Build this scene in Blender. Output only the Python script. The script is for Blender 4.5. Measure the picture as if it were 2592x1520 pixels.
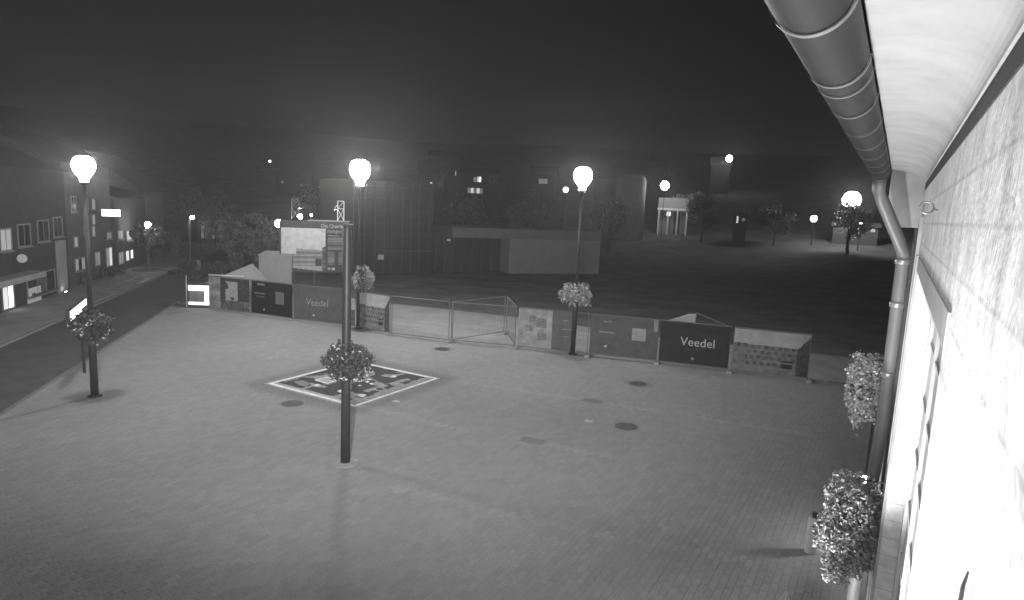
import bpy, math, random
from math import radians, sin, cos, pi, tan, sqrt, atan2, floor
from mathutils import Vector, Matrix, noise as mnoise

random.seed(11)
scene = bpy.context.scene
for o in list(bpy.data.objects):
    bpy.data.objects.remove(o)

# ------------------------------------------------------------------ camera
CAM_H = 6.8
FPX, PW, PH = 1650.6, 2592.0, 1520.0          # focal length in photo pixels
PITCH, ROLL, YAW = radians(8.30), radians(2.59), radians(30.26)
_f = Vector((-sin(YAW) * cos(PITCH), cos(YAW) * cos(PITCH), -sin(PITCH)))
_r0 = Vector((cos(YAW), sin(YAW), 0))
_u0 = _r0.cross(_f)
_r = _r0 * cos(ROLL) + _u0 * sin(ROLL)
_u = _u0 * cos(ROLL) - _r0 * sin(ROLL)
cd = bpy.data.cameras.new('camera')
cam = bpy.data.objects.new('camera', cd)
scene.collection.objects.link(cam)
cd.sensor_fit = 'HORIZONTAL'
cd.sensor_width = 36.0
cd.lens = 36.0 * FPX / PW
cd.clip_start = 0.05
cd.clip_end = 3000
m3 = Matrix((_r, _u, -_f)).transposed()
cam.matrix_world = Matrix.Translation((0, 0, CAM_H)) @ m3.to_4x4()
scene.camera = cam

# ------------------------------------------------------------------ night sky, exposure
SKY = 0.007
world = bpy.data.worlds.new('World')
scene.world = world
world.use_nodes = True
bg = world.node_tree.nodes['Background']
bg.inputs[0].default_value = (SKY, SKY, SKY, 1)
bg.inputs[1].default_value = 1.0

scene.render.engine = 'CYCLES'
scene.cycles.use_denoising = True
scene.cycles.max_bounces = 4
scene.cycles.diffuse_bounces = 3
scene.cycles.glossy_bounces = 2
scene.cycles.transmission_bounces = 4
scene.cycles.volume_bounces = 0
scene.cycles.sample_clamp_indirect = 4.0
scene.cycles.caustics_reflective = False
scene.cycles.caustics_refractive = False
vs = scene.view_settings
vs.view_transform = 'Standard'
vs.look = 'None'
vs.exposure = 0.0
vs.gamma = 1.0
vs.use_curve_mapping = False

LAMP = 198.0         # radiance of the plaza lanterns
HAZE = 0.0011
FLOOD = 20500.0


# ------------------------------------------------------------------ pixel <-> place
def ray(px, py):
    return _r * ((px - PW / 2) / FPX) + _u * (-(py - PH / 2) / FPX) + _f


def G(px, py, z=0.0):
    d = ray(px, py)
    s = (z - CAM_H) / d.z
    return Vector((d.x * s, d.y * s, z))


def D(px, py, dist):
    """point seen at that pixel, at a horizontal distance from the camera"""
    d = ray(px, py)
    s = dist / math.hypot(d.x, d.y)
    return Vector((d.x * s, d.y * s, CAM_H + d.z * s))


def project(p):
    q = Vector(p) - Vector((0, 0, CAM_H))
    z = q.dot(_f)
    if z < 0.1:
        return None
    return (PW / 2 + FPX * q.dot(_r) / z, PH / 2 - FPX * q.dot(_u) / z, z)


# ------------------------------------------------------------------ materials (all grey: the photo is a monochrome night view)
MATS = {}


def mat(name, v, rough=0.8, var=0.12, scale=3.0, metal=0.0, bump=0.0, bscale=40.0, stretch=None, bstretch=False, attr=None, spec=0.3):
    if name in MATS:
        return MATS[name]
    m = bpy.data.materials.new(name)
    m.use_nodes = True
    nt = m.node_tree
    N, L = nt.nodes, nt.links
    b = N['Principled BSDF']
    b.inputs['Roughness'].default_value = rough
    b.inputs['Metallic'].default_value = metal
    b.inputs['Specular IOR Level'].default_value = spec
    tc = N.new('ShaderNodeTexCoord')
    src = tc.outputs['Object']
    if stretch:
        mp = N.new('ShaderNodeMapping')
        mp.inputs['Scale'].default_value = stretch
        L.new(src, mp.inputs[0])
        src = mp.outputs[0]
    nz = N.new('ShaderNodeTexNoise')
    nz.inputs['Scale'].default_value = scale
    nz.inputs['Detail'].default_value = 6
    nz.inputs['Roughness'].default_value = 0.62
    L.new(src, nz.inputs['Vector'])
    mr = N.new('ShaderNodeMapRange')
    mr.inputs['From Min'].default_value = 0.25
    mr.inputs['From Max'].default_value = 0.75
    mr.inputs['To Min'].default_value = 1 - var
    mr.inputs['To Max'].default_value = 1 + var
    L.new(nz.outputs['Fac'], mr.inputs['Value'])
    mul = N.new('ShaderNodeMath')
    mul.operation = 'MULTIPLY'
    L.new(mr.outputs[0], mul.inputs[0])
    if attr:
        at = N.new('ShaderNodeAttribute')
        at.attribute_name = attr
        L.new(at.outputs['Fac'], mul.inputs[1])
    else:
        mul.inputs[1].default_value = v
    L.new(mul.outputs[0], b.inputs['Base Color'])
    if bump:
        n2 = N.new('ShaderNodeTexNoise')
        n2.inputs['Scale'].default_value = bscale
        n2.inputs['Detail'].default_value = 5
        L.new(tc.outputs['Object'] if not bstretch else src, n2.inputs['Vector'])
        bp = N.new('ShaderNodeBump')
        bp.inputs['Strength'].default_value = bump
        bp.inputs['Distance'].default_value = 0.02
        L.new(n2.outputs['Fac'], bp.inputs['Height'])
        L.new(bp.outputs[0], b.inputs['Normal'])
    MATS[name] = m
    return m


def glow(name, strength, v=1.0):
    if name in MATS:
        return MATS[name]
    m = bpy.data.materials.new(name)
    m.use_nodes = True
    b = m.node_tree.nodes['Principled BSDF']
    b.inputs['Base Color'].default_value = (0.6, 0.6, 0.6, 1)
    b.inputs['Roughness'].default_value = 0.4
    b.inputs['Emission Color'].default_value = (v, v, v, 1)
    b.inputs['Emission Strength'].default_value = strength
    MATS[name] = m
    return m


def leafmat(name, v, var=0.45):
    """foliage: light and dark leaves by a per-leaf random value"""
    if name in MATS:
        return MATS[name]
    m = bpy.data.materials.new(name)
    m.use_nodes = True
    nt = m.node_tree
    N, L = nt.nodes, nt.links
    b = N['Principled BSDF']
    b.inputs['Roughness'].default_value = 0.6
    g = N.new('ShaderNodeNewGeometry')
    mr = N.new('ShaderNodeMapRange')
    mr.inputs['To Min'].default_value = v * (1 - var)
    mr.inputs['To Max'].default_value = v * (1 + var)
    L.new(g.outputs['Random Per Island'], mr.inputs['Value'])
    L.new(mr.outputs[0], b.inputs['Base Color'])
    MATS[name] = m
    return m


# ------------------------------------------------------------------ mesh building
class MB:
    def __init__(self):
        self.v, self.f, self.c = [], [], []

    def quad(self, a, b, c, d):
        n = len(self.v)
        self.v += [tuple(a), tuple(b), tuple(c), tuple(d)]
        self.f.append((n, n + 1, n + 2, n + 3))
        return self

    def poly(self, pts):
        n = len(self.v)
        self.v += [tuple(p) for p in pts]
        self.f.append(tuple(range(n, n + len(pts))))
        return self

    def box(self, x0, x1, y0, y1, z0, z1):
        n = len(self.v)
        self.v += [(x0, y0, z0), (x1, y0, z0), (x1, y1, z0), (x0, y1, z0), (x0, y0, z1), (x1, y0, z1), (x1, y1, z1), (x0, y1, z1)]
        for q in ((0, 3, 2, 1), (4, 5, 6, 7), (0, 1, 5, 4), (1, 2, 6, 5), (2, 3, 7, 6), (3, 0, 4, 7)):
            self.f.append(tuple(n + i for i in q))
        return self

    def prism(self, pts, z0, z1):
        """vertical prism over a counter-clockwise outline"""
        n, k = len(self.v), len(pts)
        self.v += [(p[0], p[1], z0) for p in pts] + [(p[0], p[1], z1) for p in pts]
        self.f.append(tuple(range(n + k - 1, n - 1, -1)))
        self.f.append(tuple(range(n + k, n + 2 * k)))
        for i in range(k):
            j = (i + 1) % k
            self.f.append((n + i, n + j, n + k + j, n + k + i))
        return self

    def extrude_y(self, prof, y0, y1):
        """closed x,z profile pushed along y"""
        n, k = len(self.v), len(prof)
        self.v += [(p[0], y0, p[1]) for p in prof] + [(p[0], y1, p[1]) for p in prof]
        self.f.append(tuple(range(n, n + k)))
        self.f.append(tuple(range(n + 2 * k - 1, n + k - 1, -1)))
        for i in range(k):
            j = (i + 1) % k
            self.f.append((n + j, n + i, n + k + i, n + k + j))
        return self

    def lathe(self, prof, center=(0, 0, 0), seg=16):
        n = len(self.v)
        cx, cy, cz = center
        for r, z in prof:
            for i in range(seg):
                a = 2 * pi * i / seg
                self.v.append((cx + r * cos(a), cy + r * sin(a), cz + z))
        for k in range(len(prof) - 1):
            for i in range(seg):
                j = (i + 1) % seg
                self.f.append((n + k * seg + i, n + k * seg + j, n + (k + 1) * seg + j, n + (k + 1) * seg + i))
        self.f.append(tuple(n + i for i in range(seg - 1, -1, -1)))
        e = n + (len(prof) - 1) * seg
        self.f.append(tuple(e + i for i in range(seg)))
        return self

    def tube(self, pts, rad, seg=8):
        pts = [Vector(p) for p in pts]
        rads = rad if isinstance(rad, (list, tuple)) else [rad] * len(pts)
        n = len(self.v)
        for k, p in enumerate(pts):
            if k == 0:
                t = pts[1] - pts[0]
            elif k == len(pts) - 1:
                t = pts[-1] - pts[-2]
            else:
                t = (pts[k + 1] - p).normalized() + (p - pts[k - 1]).normalized()
            t.normalize()
            ref = Vector((0, 0, 1)) if abs(t.z) < 0.9 else Vector((0, 1, 0))
            a = t.cross(ref).normalized()
            b = t.cross(a).normalized()
            for i in range(seg):
                an = 2 * pi * i / seg
                self.v.append(tuple(p + (a * cos(an) + b * sin(an)) * rads[k]))
        for k in range(len(pts) - 1):
            for i in range(seg):
                j = (i + 1) % seg
                self.f.append((n + k * seg + i, n + (k + 1) * seg + i, n + (k + 1) * seg + j, n + k * seg + j))
        self.f.append(tuple(n + i for i in range(seg)))
        e = n + (len(pts) - 1) * seg
        self.f.append(tuple(e + i for i in range(seg - 1, -1, -1)))
        return self

    def leaf(self, p, size, nrm=None):
        n = nrm or Vector((random.gauss(0, 1), random.gauss(0, 1), random.gauss(0, 1)))
        n.normalize()
        a = n.orthogonal().normalized()
        a.rotate(Matrix.Rotation(random.uniform(0, 2 * pi), 3, n))
        b = n.cross(a)
        p = Vector(p)
        w, h = size * 0.36, size * 0.6
        self.poly([p - b * h, p + a * w - b * 0.1 * h, p + b * h, p - a * w - b * 0.1 * h])
        return self

    def mesh(self, name, m=None, smooth=False):
        me = bpy.data.meshes.new(name)
        me.from_pydata(self.v, [], self.f)
        if m:
            me.materials.append(m)
        if smooth:
            me.polygons.foreach_set('use_smooth', [True] * len(me.polygons))
        me.update()
        return me

    def build(self, name, m, parent=None, smooth=False):
        return link(name, self.mesh(name, m, smooth), parent)


def link(name, data, parent=None):
    o = bpy.data.objects.new(name, data)
    scene.collection.objects.link(o)
    if parent:
        o.parent = parent
    return o


def tag(o, label=None, cat=None, group=None, kind=None):
    if label:
        o['label'] = label
    if cat:
        o['category'] = cat
    if group:
        o['group'] = group
    if kind:
        o['kind'] = kind
    return o


def thing(name, label, cat, loc=(0, 0, 0), rz=0.0, group=None):
    e = bpy.data.objects.new(name, None)
    e.empty_display_size = 0.2
    scene.collection.objects.link(e)
    e.location = loc
    e.rotation_euler = (0, 0, rz)
    return tag(e, label, cat, group)


def struct(name, mb, m):
    return tag(mb.build(name, m), kind='structure')


def text(name, body, size, m, parent, loc, rot, extrude=0.004, space=1.0):
    cu = bpy.data.curves.new(name, 'FONT')
    cu.body = body
    cu.size = size
    cu.extrude = extrude
    cu.space_character = space
    cu.resolution_u = 3
    tmp = bpy.data.objects.new(name + '_tmp', cu)
    scene.collection.objects.link(tmp)
    dg = bpy.context.evaluated_depsgraph_get()
    me = bpy.data.meshes.new_from_object(tmp.evaluated_get(dg))
    bpy.data.objects.remove(tmp)
    me.name = name
    me.materials.clear()
    me.materials.append(m)
    o = link(name, me, parent)
    o.location = loc
    o.rotation_euler = rot
    return o


def print_sheet(name, m, parent, w, h, nx, nz, art, y=0.0, wave=None, x0=0.0, z0=0.0):
    """a printed sheet in the local x,z plane facing -y: the print is a tone per cell"""
    mb = MB()
    tones = []
    xs = [i / nx for i in range(nx + 1)]
    zs = [k / nz for k in range(nz + 1)]
    for k in zs:
        for i in xs:
            dy = wave(i, k) if wave else 0.0
            mb.v.append((x0 + i * w, y + dy, z0 + k * h))
    for k in range(nz):
        for i in range(nx):
            a = k * (nx + 1) + i
            mb.f.append((a, a + 1, a + nx + 2, a + nx + 1))
            tones.append(art((i + 0.5) / nx, (k + 0.5) / nz))
    me = mb.mesh(name, m, True)
    ca = me.color_attributes.new('tone', 'FLOAT_COLOR', 'CORNER')
    buf = []
    for t in tones:
        buf += [t, t, t, 1.0] * 4
    ca.data.foreach_set('color', buf)
    return link(name, me, parent)


M_print = mat('printed_sheet', 0.5, rough=0.85, spec=0.1, var=0.22, scale=2.5, attr='tone')
M_steel = mat('galvanised_steel', 0.42, rough=0.45, var=0.15, scale=6, metal=0.35)
M_darkmetal = mat('dark_painted_metal', 0.05, rough=0.5, var=0.15, scale=5)
M_pole = mat('grey_painted_pole', 0.035, rough=0.45, var=0.15, scale=4)
M_concrete = mat('concrete', 0.33, rough=0.9, var=0.2, scale=5, bump=0.3)
M_white = mat('white_paint', 0.75, rough=0.6, var=0.06, scale=3)
M_black = mat('black_plastic', 0.03, rough=0.5)
M_glassdark = mat('dark_window_glass', 0.03, rough=0.12, var=0.2, scale=1, spec=0.6)
M_frame = mat('window_frame_paint', 0.22, rough=0.5)

# ------------------------------------------------------------------ the road frame: u runs up the street, v away from the plaza
Q = sqrt(0.5)


def UV(u, v, z=0.0):
    return Vector((-Q * u - Q * v, Q * u - Q * v, z))


KERB, FARKERB, FACADE = 9.76, 13.95, 17.3

# ------------------------------------------------------------------ terrain
def hill(x, y):
    d = math.hypot(x, y)
    t = max(0.0, d - 95.0)
    z = 0.135 * t * (1 + 0.12 * mnoise.noise(Vector((x * 0.008, y * 0.008, 3.0))))
    return min(z, 46.0) - 0.16


mb = MB()
ra = [0.5, 12, 25, 40, 60, 80, 95, 110, 130, 155, 185, 220, 270, 330, 420, 600, 1200]
na = 72
for r in ra:
    for i in range(na):
        a = 2 * pi * i / na
        x, y = r * cos(a), r * sin(a)
        mb.v.append((x, y, hill(x, y)))
for k in range(len(ra) - 1):
    for i in range(na):
        j = (i + 1) % na
        mb.f.append((k * na + i, (k + 1) * na + i, (k + 1) * na + j, k * na + j))
M_field = mat('rough_grass_and_soil', 0.13, rough=1.0, var=0.45, scale=0.35, bump=0.6, bscale=6)
tag(mb.build('ground', M_field, smooth=True), kind='structure')

# road and far pavement
M_asphalt = mat('asphalt', 0.095, rough=0.9, var=0.22, scale=1.2, bump=0.3, bscale=60)
M_pave = mat('pavement_slabs', 0.27, rough=0.9, var=0.25, scale=0.8, bump=0.2)
struct('road', MB().quad(UV(-40, KERB - 0.1, -0.10), UV(130, KERB - 0.1, -0.10), UV(130, FARKERB + 0.1, -0.10), UV(-40, FARKERB + 0.1, -0.10)), M_asphalt)
pv = MB()
pv.prism([UV(-40, FARKERB + 0.14)[:2], UV(130, FARKERB + 0.14)[:2], UV(130, FACADE + 3)[:2], UV(-40, FACADE + 3)[:2]][::-1], -0.2, 0.0)
pavement = struct('pavement', pv, M_pave)
M_kerb = mat('granite_kerb', 0.2, rough=0.85, var=0.2, scale=4)
for nm, vv in (('kerb', KERB), ('kerb', FARKERB)):
    k = thing(nm, 'x', 'kerb')
    for key in ('label', 'category'):
        del k[key]
    k['kind'] = 'structure'
    sh = MB().box(0, 1.96, -0.07, 0.07, -0.25, 0.012).mesh('kerb_stone', M_kerb)
    u = 2.0 if vv == KERB else 30.0
    while u < 76:
        if vv == FARKERB or u < 42.5:
            s = link('kerb_stone', sh, k)
            s.location = UV(u, vv)
            s.rotation_euler = (0, 0, radians(135))
        u += 1.98
M_paint = mat('road_paint', 0.5, rough=0.7, var=0.2, scale=4)


def ground_quad(name, pts, m, z, kind='structure'):
    return tag(MB().poly([(p[0], p[1], z) for p in pts]).build(name, m), kind=kind)


# markings seen on the road (corner pixels)
for n_, pts in (('road_marking', [(345, 719), (356, 719), (388, 703), (374, 703)]), ('road_marking', [(312, 715), (322, 713), (352, 701), (344, 702)]),
                ('road_marking', [(236, 767), (291, 745.2), (290, 744), (236, 765.2)]), ('road_marking', [(291, 745.2), (290, 744), (262, 737), (262, 737.8)]),
                ('road_marking', [(258, 737.3), (312, 716.2), (312, 715.4), (258, 736.2)])):
    g = [G(*p, -0.094) for p in pts]
    zm = -0.094
    if sum(-Q * q.x - Q * q.y for q in g) / 4 > FARKERB - 0.2:
        zm = 0.016
        g = [G(*p, zm) for p in pts]
    ar = sum(g[i].x * g[(i + 1) % 4].y - g[(i + 1) % 4].x * g[i].y for i in range(4))
    if ar < 0:
        g = g[::-1]
    ground_quad(n_, g, M_paint, zm)

# ------------------------------------------------------------------ plaza
FENCE_L, FENCE_R = G(530, 785), G(2045, 965)
plaza_outline = [UV(-14, KERB - 0.07), (30, -20, 0), (30, 31, 0), (-2.4, 30.2, 0), (-13.0, 27.9, 0), (-24.5, 25.9, 0), (-34.5, 23.9, 0), UV(42.5, KERB - 0.07)]
M_plaza = mat('plaza_bedding', 0.26, rough=0.95, var=0.3, scale=2)
pz = MB()
pz.poly([(p[0], p[1], -0.03) for p in plaza_outline])
plaza = struct('plaza', pz, M_plaza)

ORN = [Vector((-19.04, 15.37, 0)), Vector((-14.82, 15.30, 0)), Vector((-14.69, 19.92, 0)), Vector((-19.04, 19.79, 0))]
OX0, OX1, OY0, OY1 = -19.04, -14.75, 15.33, 19.86
STRIPS = [[(-14.5, 15.6), (-12.4, 15.58), (-10.5, 15.73)], [(-14.1, 19.98), (-8.7, 20.99), (-1.7, 22.1)], [(-8.3, 16.2), (-6.0, 16.45)],
          [(-9.7, 11.43), (-6.7, 11.83), (-4.06, 12.35), (-1.8, 13.0)]]
SPOTS = [((-17.71, 24.13), 0.75), ((-8.24, 24.33), 0.8), ((-6.77, 19.15), 0.6), ((-16.56, 14.34), 0.5), ((-8.73, 20.99), 0.4)]


def seg_dist(p, a, b):
    ax, ay = a
    bx, by = b
    dx, dy = bx - ax, by - ay
    t = max(0, min(1, ((p[0] - ax) * dx + (p[1] - ay) * dy) / (dx * dx + dy * dy)))
    return math.hypot(p[0] - ax - t * dx, p[1] - ay - t * dy)


def inside(p, poly):
    c = False
    n = len(poly)
    for i in range(n):
        x1, y1 = poly[i][0], poly[i][1]
        x2, y2 = poly[(i + 1) % n][0], poly[(i + 1) % n][1]
        if (y1 > p[1]) != (y2 > p[1]) and p[0] < (x2 - x1) * (p[1] - y1) / (y2 - y1) + x1:
            c = not c
    return c


PXW, PYW = 0.14, 0.28


def paver_tone(x, y, rnd):
    t = 0.295 * (1 + 0.065 * (rnd.random() - 0.5) * 2)
    t *= 1 + 0.08 * mnoise.noise(Vector((x * 0.3, y * 0.3, 0.0))) + 0.05 * mnoise.noise(Vector((x * 1.7, y * 1.7, 5.0)))
    ex = max(OX0 - x, x - OX1, 0)
    ey = max(OY0 - y, y - OY1, 0)
    e = math.hypot(ex, ey)
    if e < 0.95:
        t *= 0.72 + 0.28 * max(0, (e - 0.45) / 0.5)
    for s in STRIPS:
        for a, b in zip(s[:-1], s[1:]):
            if seg_dist((x, y), a, b) < 0.13:
                t *= 1.10
                break
    for c, r in SPOTS:
        d = math.hypot(x - c[0], y - c[1])
        if d < r * 0.8:
            t *= 0.62 + 0.38 * min(1, (d / (r * 0.8)) ** 2)
    return t


rnd = random.Random(5)
cand = []
iy0, iy1 = int(3.0 / PYW), int(30.5 / PYW)
for iy in range(iy0, iy1):
    for ix in range(int(-34 / PXW), int(0.1 / PXW)):
        x = ix * PXW
        y = (iy + 0.5 + 0.5 * (ix % 2)) * PYW
        if x > 0.08:
            continue
        q = project((x, y, 0))
        if q is None or not (-260 < q[0] < PW + 200 and q[1] < PH + 260):
            continue
        if OX0 - 0.1 < x < OX1 + 0.1 and OY0 - 0.1 < y < OY1 + 0.1:
            continue
        if not inside((x, y), plaza_outline):
            continue
        if -Q * x - Q * y > KERB - 0.13:
            continue
        cand.append((q[2], x, y, 0 <= q[0] <= 2130 and 0 <= q[1] <= PH))
M_paver = mat('concrete_pavers', 0.3, rough=0.9, var=0.26, scale=30, bump=0.25, bscale=50, attr='tone', spec=0.25)
near = sorted([c for c in cand if c[3]])[:300]
nearset = set((c[1], c[2]) for c in near)
# 300 nearest pavers: objects sharing eight meshes
variants = []
for k in range(10):
    b = MB()
    gx, gy = PXW / 2 - 0.0028, PYW / 2 - 0.0028
    t = [random.uniform(-0.002, 0.002) for _ in range(4)]
    c = 0.008
    b.v = [(-gx, -gy, -0.06), (gx, -gy, -0.06), (gx, gy, -0.06), (-gx, gy, -0.06),
           (-gx, -gy, t[0] - 0.004), (gx, -gy, t[1] - 0.004), (gx, gy, t[2] - 0.004), (-gx, gy, t[3] - 0.004),
           (-gx + c, -gy + c, t[0]), (gx - c, -gy + c, t[1]), (gx - c, gy - c, t[2]), (-gx + c, gy - c, t[3])]
    b.f = [(0, 1, 5, 4), (1, 2, 6, 5), (2, 3, 7, 6), (3, 0, 4, 7), (4, 5, 9, 8), (5, 6, 10, 9), (6, 7, 11, 10), (7, 4, 8, 11), (8, 9, 10, 11)]
    me = b.mesh('paver', M_paver)
    tone = 0.295 * (0.85 + 0.3 * k / 9)
    ca = me.color_attributes.new('tone', 'FLOAT_COLOR', 'CORNER')
    ca.data.foreach_set('color', [tone, tone, tone, 1.0] * len(me.loops))
    variants.append(me)
for c in near:
    tn = paver_tone(c[1], c[2], rnd)
    k = max(0, min(9, round((tn / 0.295 - 0.85) / 0.3 * 9)))
    o = link('paver', variants[k], plaza)
    o.location = (c[1], c[2], 0)
verts, faces, cols = [], [], []
for c in cand:
    x, y = c[1], c[2]
    if (x, y) in nearset:
        continue
    tn = paver_tone(x, y, rnd)
    gx, gy = PXW / 2 - 0.0028, PYW / 2 - 0.0028
    n = len(verts)
    zz = [rnd.uniform(-0.002, 0.002) for _ in range(4)]
    verts += [(x - gx, y - gy, -0.06), (x + gx, y - gy, -0.06), (x + gx, y + gy, -0.06), (x - gx, y + gy, -0.06),
              (x - gx, y - gy, zz[0]), (x + gx, y - gy, zz[1]), (x + gx, y + gy, zz[2]), (x - gx, y + gy, zz[3])]
    for q in ((0, 1, 5, 4), (1, 2, 6, 5), (2, 3, 7, 6), (3, 0, 4, 7), (4, 5, 6, 7)):
        faces.append(tuple(n + i for i in q))
        cols += [tn, tn, tn, 1.0] * 4
me = bpy.data.meshes.new('paving')
me.from_pydata(verts, [], faces)
me.materials.append(M_paver)
ca = me.color_attributes.new('tone', 'FLOAT_COLOR', 'CORNER')
ca.data.foreach_set('color', cols)
tag(link('paving', me, plaza), kind='stuff')

# pale sand behind the fence, a dark strip of asphalt across it
M_sand = mat('pale_sand', 0.34, rough=1.0, var=0.22, scale=0.7, bump=0.5, bscale=8)
sand = [(-34.6, 23.92, 0), (-24.5, 25.92, 0), (-13.0, 27.92, 0), (-2.4, 30.22, 0), (4, 31.2, 0), (5, 37, 0), (-2.5, 36.2, 0), (-10.5, 34.6, 0), (-21, 34.4, 0), (-31, 32.3, 0), (-40, 29.5, 0)]
sd = MB()
sd.poly([(p[0], p[1], -0.02) for p in sand])
tag(sd.build('sand_strip', M_sand), kind='structure')
st = [G(980, 759), G(1310, 796), G(1310, 803), G(980, 766)]
ground_quad('asphalt_strip', [(p.x, p.y) for p in st][::-1], mat('tar_strip', 0.12, rough=0.95, var=0.3, scale=2), -0.012)

# ------------------------------------------------------------------ floor map (printed square in the paving)
POLYS = {
    'w': [[(.328, .193), (.325, .243), (.377, .242), (.381, .186)], [(.603, .199), (.59, .239), (.638, .233), (.654, .185)], [(.807, .207), (.808, .264), (.862, .269), (.88, .203)],
          [(.615, .411), (.611, .435), (.639, .436), (.642, .404)], [(.63, .785), (.626, .839), (.68, .831), (.682, .779)], [(.361, .78), (.362, .829), (.409, .825), (.413, .772)]],
    'b': [[(.446, .511), (.435, .595), (.541, .559), (.544, .489)], [(.424, .69), (.426, .715), (.454, .706), (.467, .669)], [(.58, .531), (.571, .571), (.611, .555), (.626, .517)],
          [(.651, .508), (.648, .541), (.688, .53), (.687, .502)], [(.535, .591), (.544, .624), (.582, .627), (.576, .593)]],
    'd': [[(.078, .078), (.081, .245), (.222, .245), (.321, .18), (.315, .056)], [(.369, .048), (.354, .171), (.573, .225), (.686, .105), (.621, .053)], [(.402, .244), (.413, .43), (.628, .252), (.541, .217)],
          [(.524, .427), (.594, .482), (.762, .508), (.749, .331), (.663, .296)], [(.485, .672), (.496, .738), (.768, .779), (.77, .583), (.675, .598)],
          [(.824, .277), (.807, .392), (.872, .411), (.883, .276)], [(.825, .49), (.817, .596), (.873, .595), (.883, .485)], [(.833, .686), (.838, .779), (.883, .778), (.879, .679)],
          [(.306, .873), (.371, .943), (.653, .918), (.588, .829), (.43, .805)], [(.734, .828), (.713, .965), (.889, .947), (.887, .835)],
          [(.091, .444), (.116, .503), (.158, .477), (.14, .412)], [(.827, .17), (.825, .199), (.892, .206), (.901, .183)]],
    'g': [[(.115, .179), (.152, .245), (.278, .217), (.308, .135), (.218, .134)]],
}
LIT = [(.206, .306), (.217, .445), (.374, .436), (.382, .291)]
LIT_IN = [(.226, .326), (.237, .425), (.354, .416), (.362, .311)]


def map_art(s, t):
    n = mnoise.noise(Vector((s * 9, t * 9, 1.0)))
    n2 = mnoise.noise(Vector((s * 30, t * 30, 2.0)))
    e = min(s, 1 - s, t, 1 - t)
    right = s > 0.9
    if e < 0.035 and not (right and e > 0.022):
        return 0.8 + 0.1 * n2
    if t < 0.075 and s < 0.9:
        return 0.36 + 0.12 * n + (0.12 if n2 > 0.1 else 0)
    if right:
        return 0.30 + 0.08 * n2
    for p in POLYS['b']:
        if inside((s, t), p):
            return 0.95
    for p in POLYS['w']:
        if inside((s, t), p):
            return 0.72
    if inside((s, t), LIT):
        return 0.45 if inside((s, t), LIT_IN) else 0.8
    for p in POLYS['g']:
        if inside((s, t), p):
            return 0.26
    for p in POLYS['d']:
        if inside((s, t), p):
            return 0.07 + 0.04 * max(0, n2)
    v = 0.33 + 0.08 * n2
    if n < -0.12:
        v = 0.07
    if s < 0.12 or t > 0.93:
        v *= 0.7
    return v


fm = thing('floor_map', 'square printed town map with pale border set flat in the paving', 'floor map', ((OX0 + OX1) / 2, (OY0 + OY1) / 2, 0))
w_, h_ = OX1 - OX0, OY1 - OY0
o = print_sheet('map_sheet', M_print, fm, w_, h_, 130, 130, map_art)
o.rotation_euler = (radians(-90), 0, 0)      # lay flat, face up
o.scale = (1, 1, -1)
o.location = (-w_ / 2, -h_ / 2, 0.012)
o.rotation_euler = (radians(90), 0, 0)
o.scale = (1, 1, 1)
# x stays, local z -> -y ... turned the right way by mirroring below
for v in o.data.vertices:
    v.co = (v.co.x, 0.0, -v.co.z)
o.data.flip_normals()
fr = MB()
for (a0, a1, b0, b1) in ((-w_ / 2 - .08, w_ / 2 + .08, -h_ / 2 - .08, -h_ / 2), (-w_ / 2 - .08, w_ / 2 + .08, h_ / 2, h_ / 2 + .08)):
    MB().box(a0, a1, b0, b1, -0.05, 0.014).build('edging_strip', M_concrete, fm)
for (a0, a1) in ((-w_ / 2 - .08, -w_ / 2), (w_ / 2, w_ / 2 + .08)):
    MB().box(a0, a1, -h_ / 2, h_ / 2, -0.05, 0.014).build('edging_strip', M_concrete, fm)
# small white paper scraps lying on the map and on the paving
M_paper = mat('paper', 0.5, rough=0.8)
for (px, py), lab in (((1490, 1067), 'small pale paper scrap lying on open paving beside round manhole'), ((1003, 1017), 'pale paper scrap lying just right of the floor map corner')):
    p = G(px, py)
    b = MB()
    b.v = [(-.14, -.1, .006), (.02, -.12, .02), (.15, -.07, .008), (-.12, .09, .018), (.03, .1, .007), (.14, .08, .025)]
    b.f = [(0, 1, 4, 3), (1, 2, 5, 4)]
    o = tag(b.build('paper_scrap', M_paper), lab, 'litter')
    o.location = p

# manhole covers and drains
M_iron = mat('cast_iron', 0.10, rough=0.6, var=0.3, scale=12, metal=0.3)
for (px, py), lab in (((1120, 884), 'dark round manhole cover near the open mesh fence panels'), ((1615, 972), 'dark round manhole cover in front of the dark lettered banner'),
                      ((1585, 1080), 'round manhole cover with a ring of worn paving at right of plaza'), ((740, 1022), 'small round manhole cover left of the floor map corner')):
    p = G(px, py)
    t = thing('manhole_cover', lab, 'manhole cover', p, 0, 'manhole covers in the plaza')
    MB().lathe([(0.36, -0.03), (0.36, 0.006), (0.34, 0.008)], seg=20).build('rim', M_iron, t)
    lid = MB().lathe([(0.29, 0.013), (0.29, 0.018), (0.26, 0.020)], seg=20).build('lid', M_iron, t)
    rb = MB()
    for k in range(-2, 3):
        w2 = 0.22 * sqrt(max(0.1, 1 - (k / 3) ** 2))
        rb.box(-w2, w2, k * 0.08 - 0.018, k * 0.08 + 0.018, 0.0202, 0.027)
    rb.build('rib', M_iron, lid)
M_grate = mat('worn_grate', 0.2, rough=0.7, var=0.3, scale=10)
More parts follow.
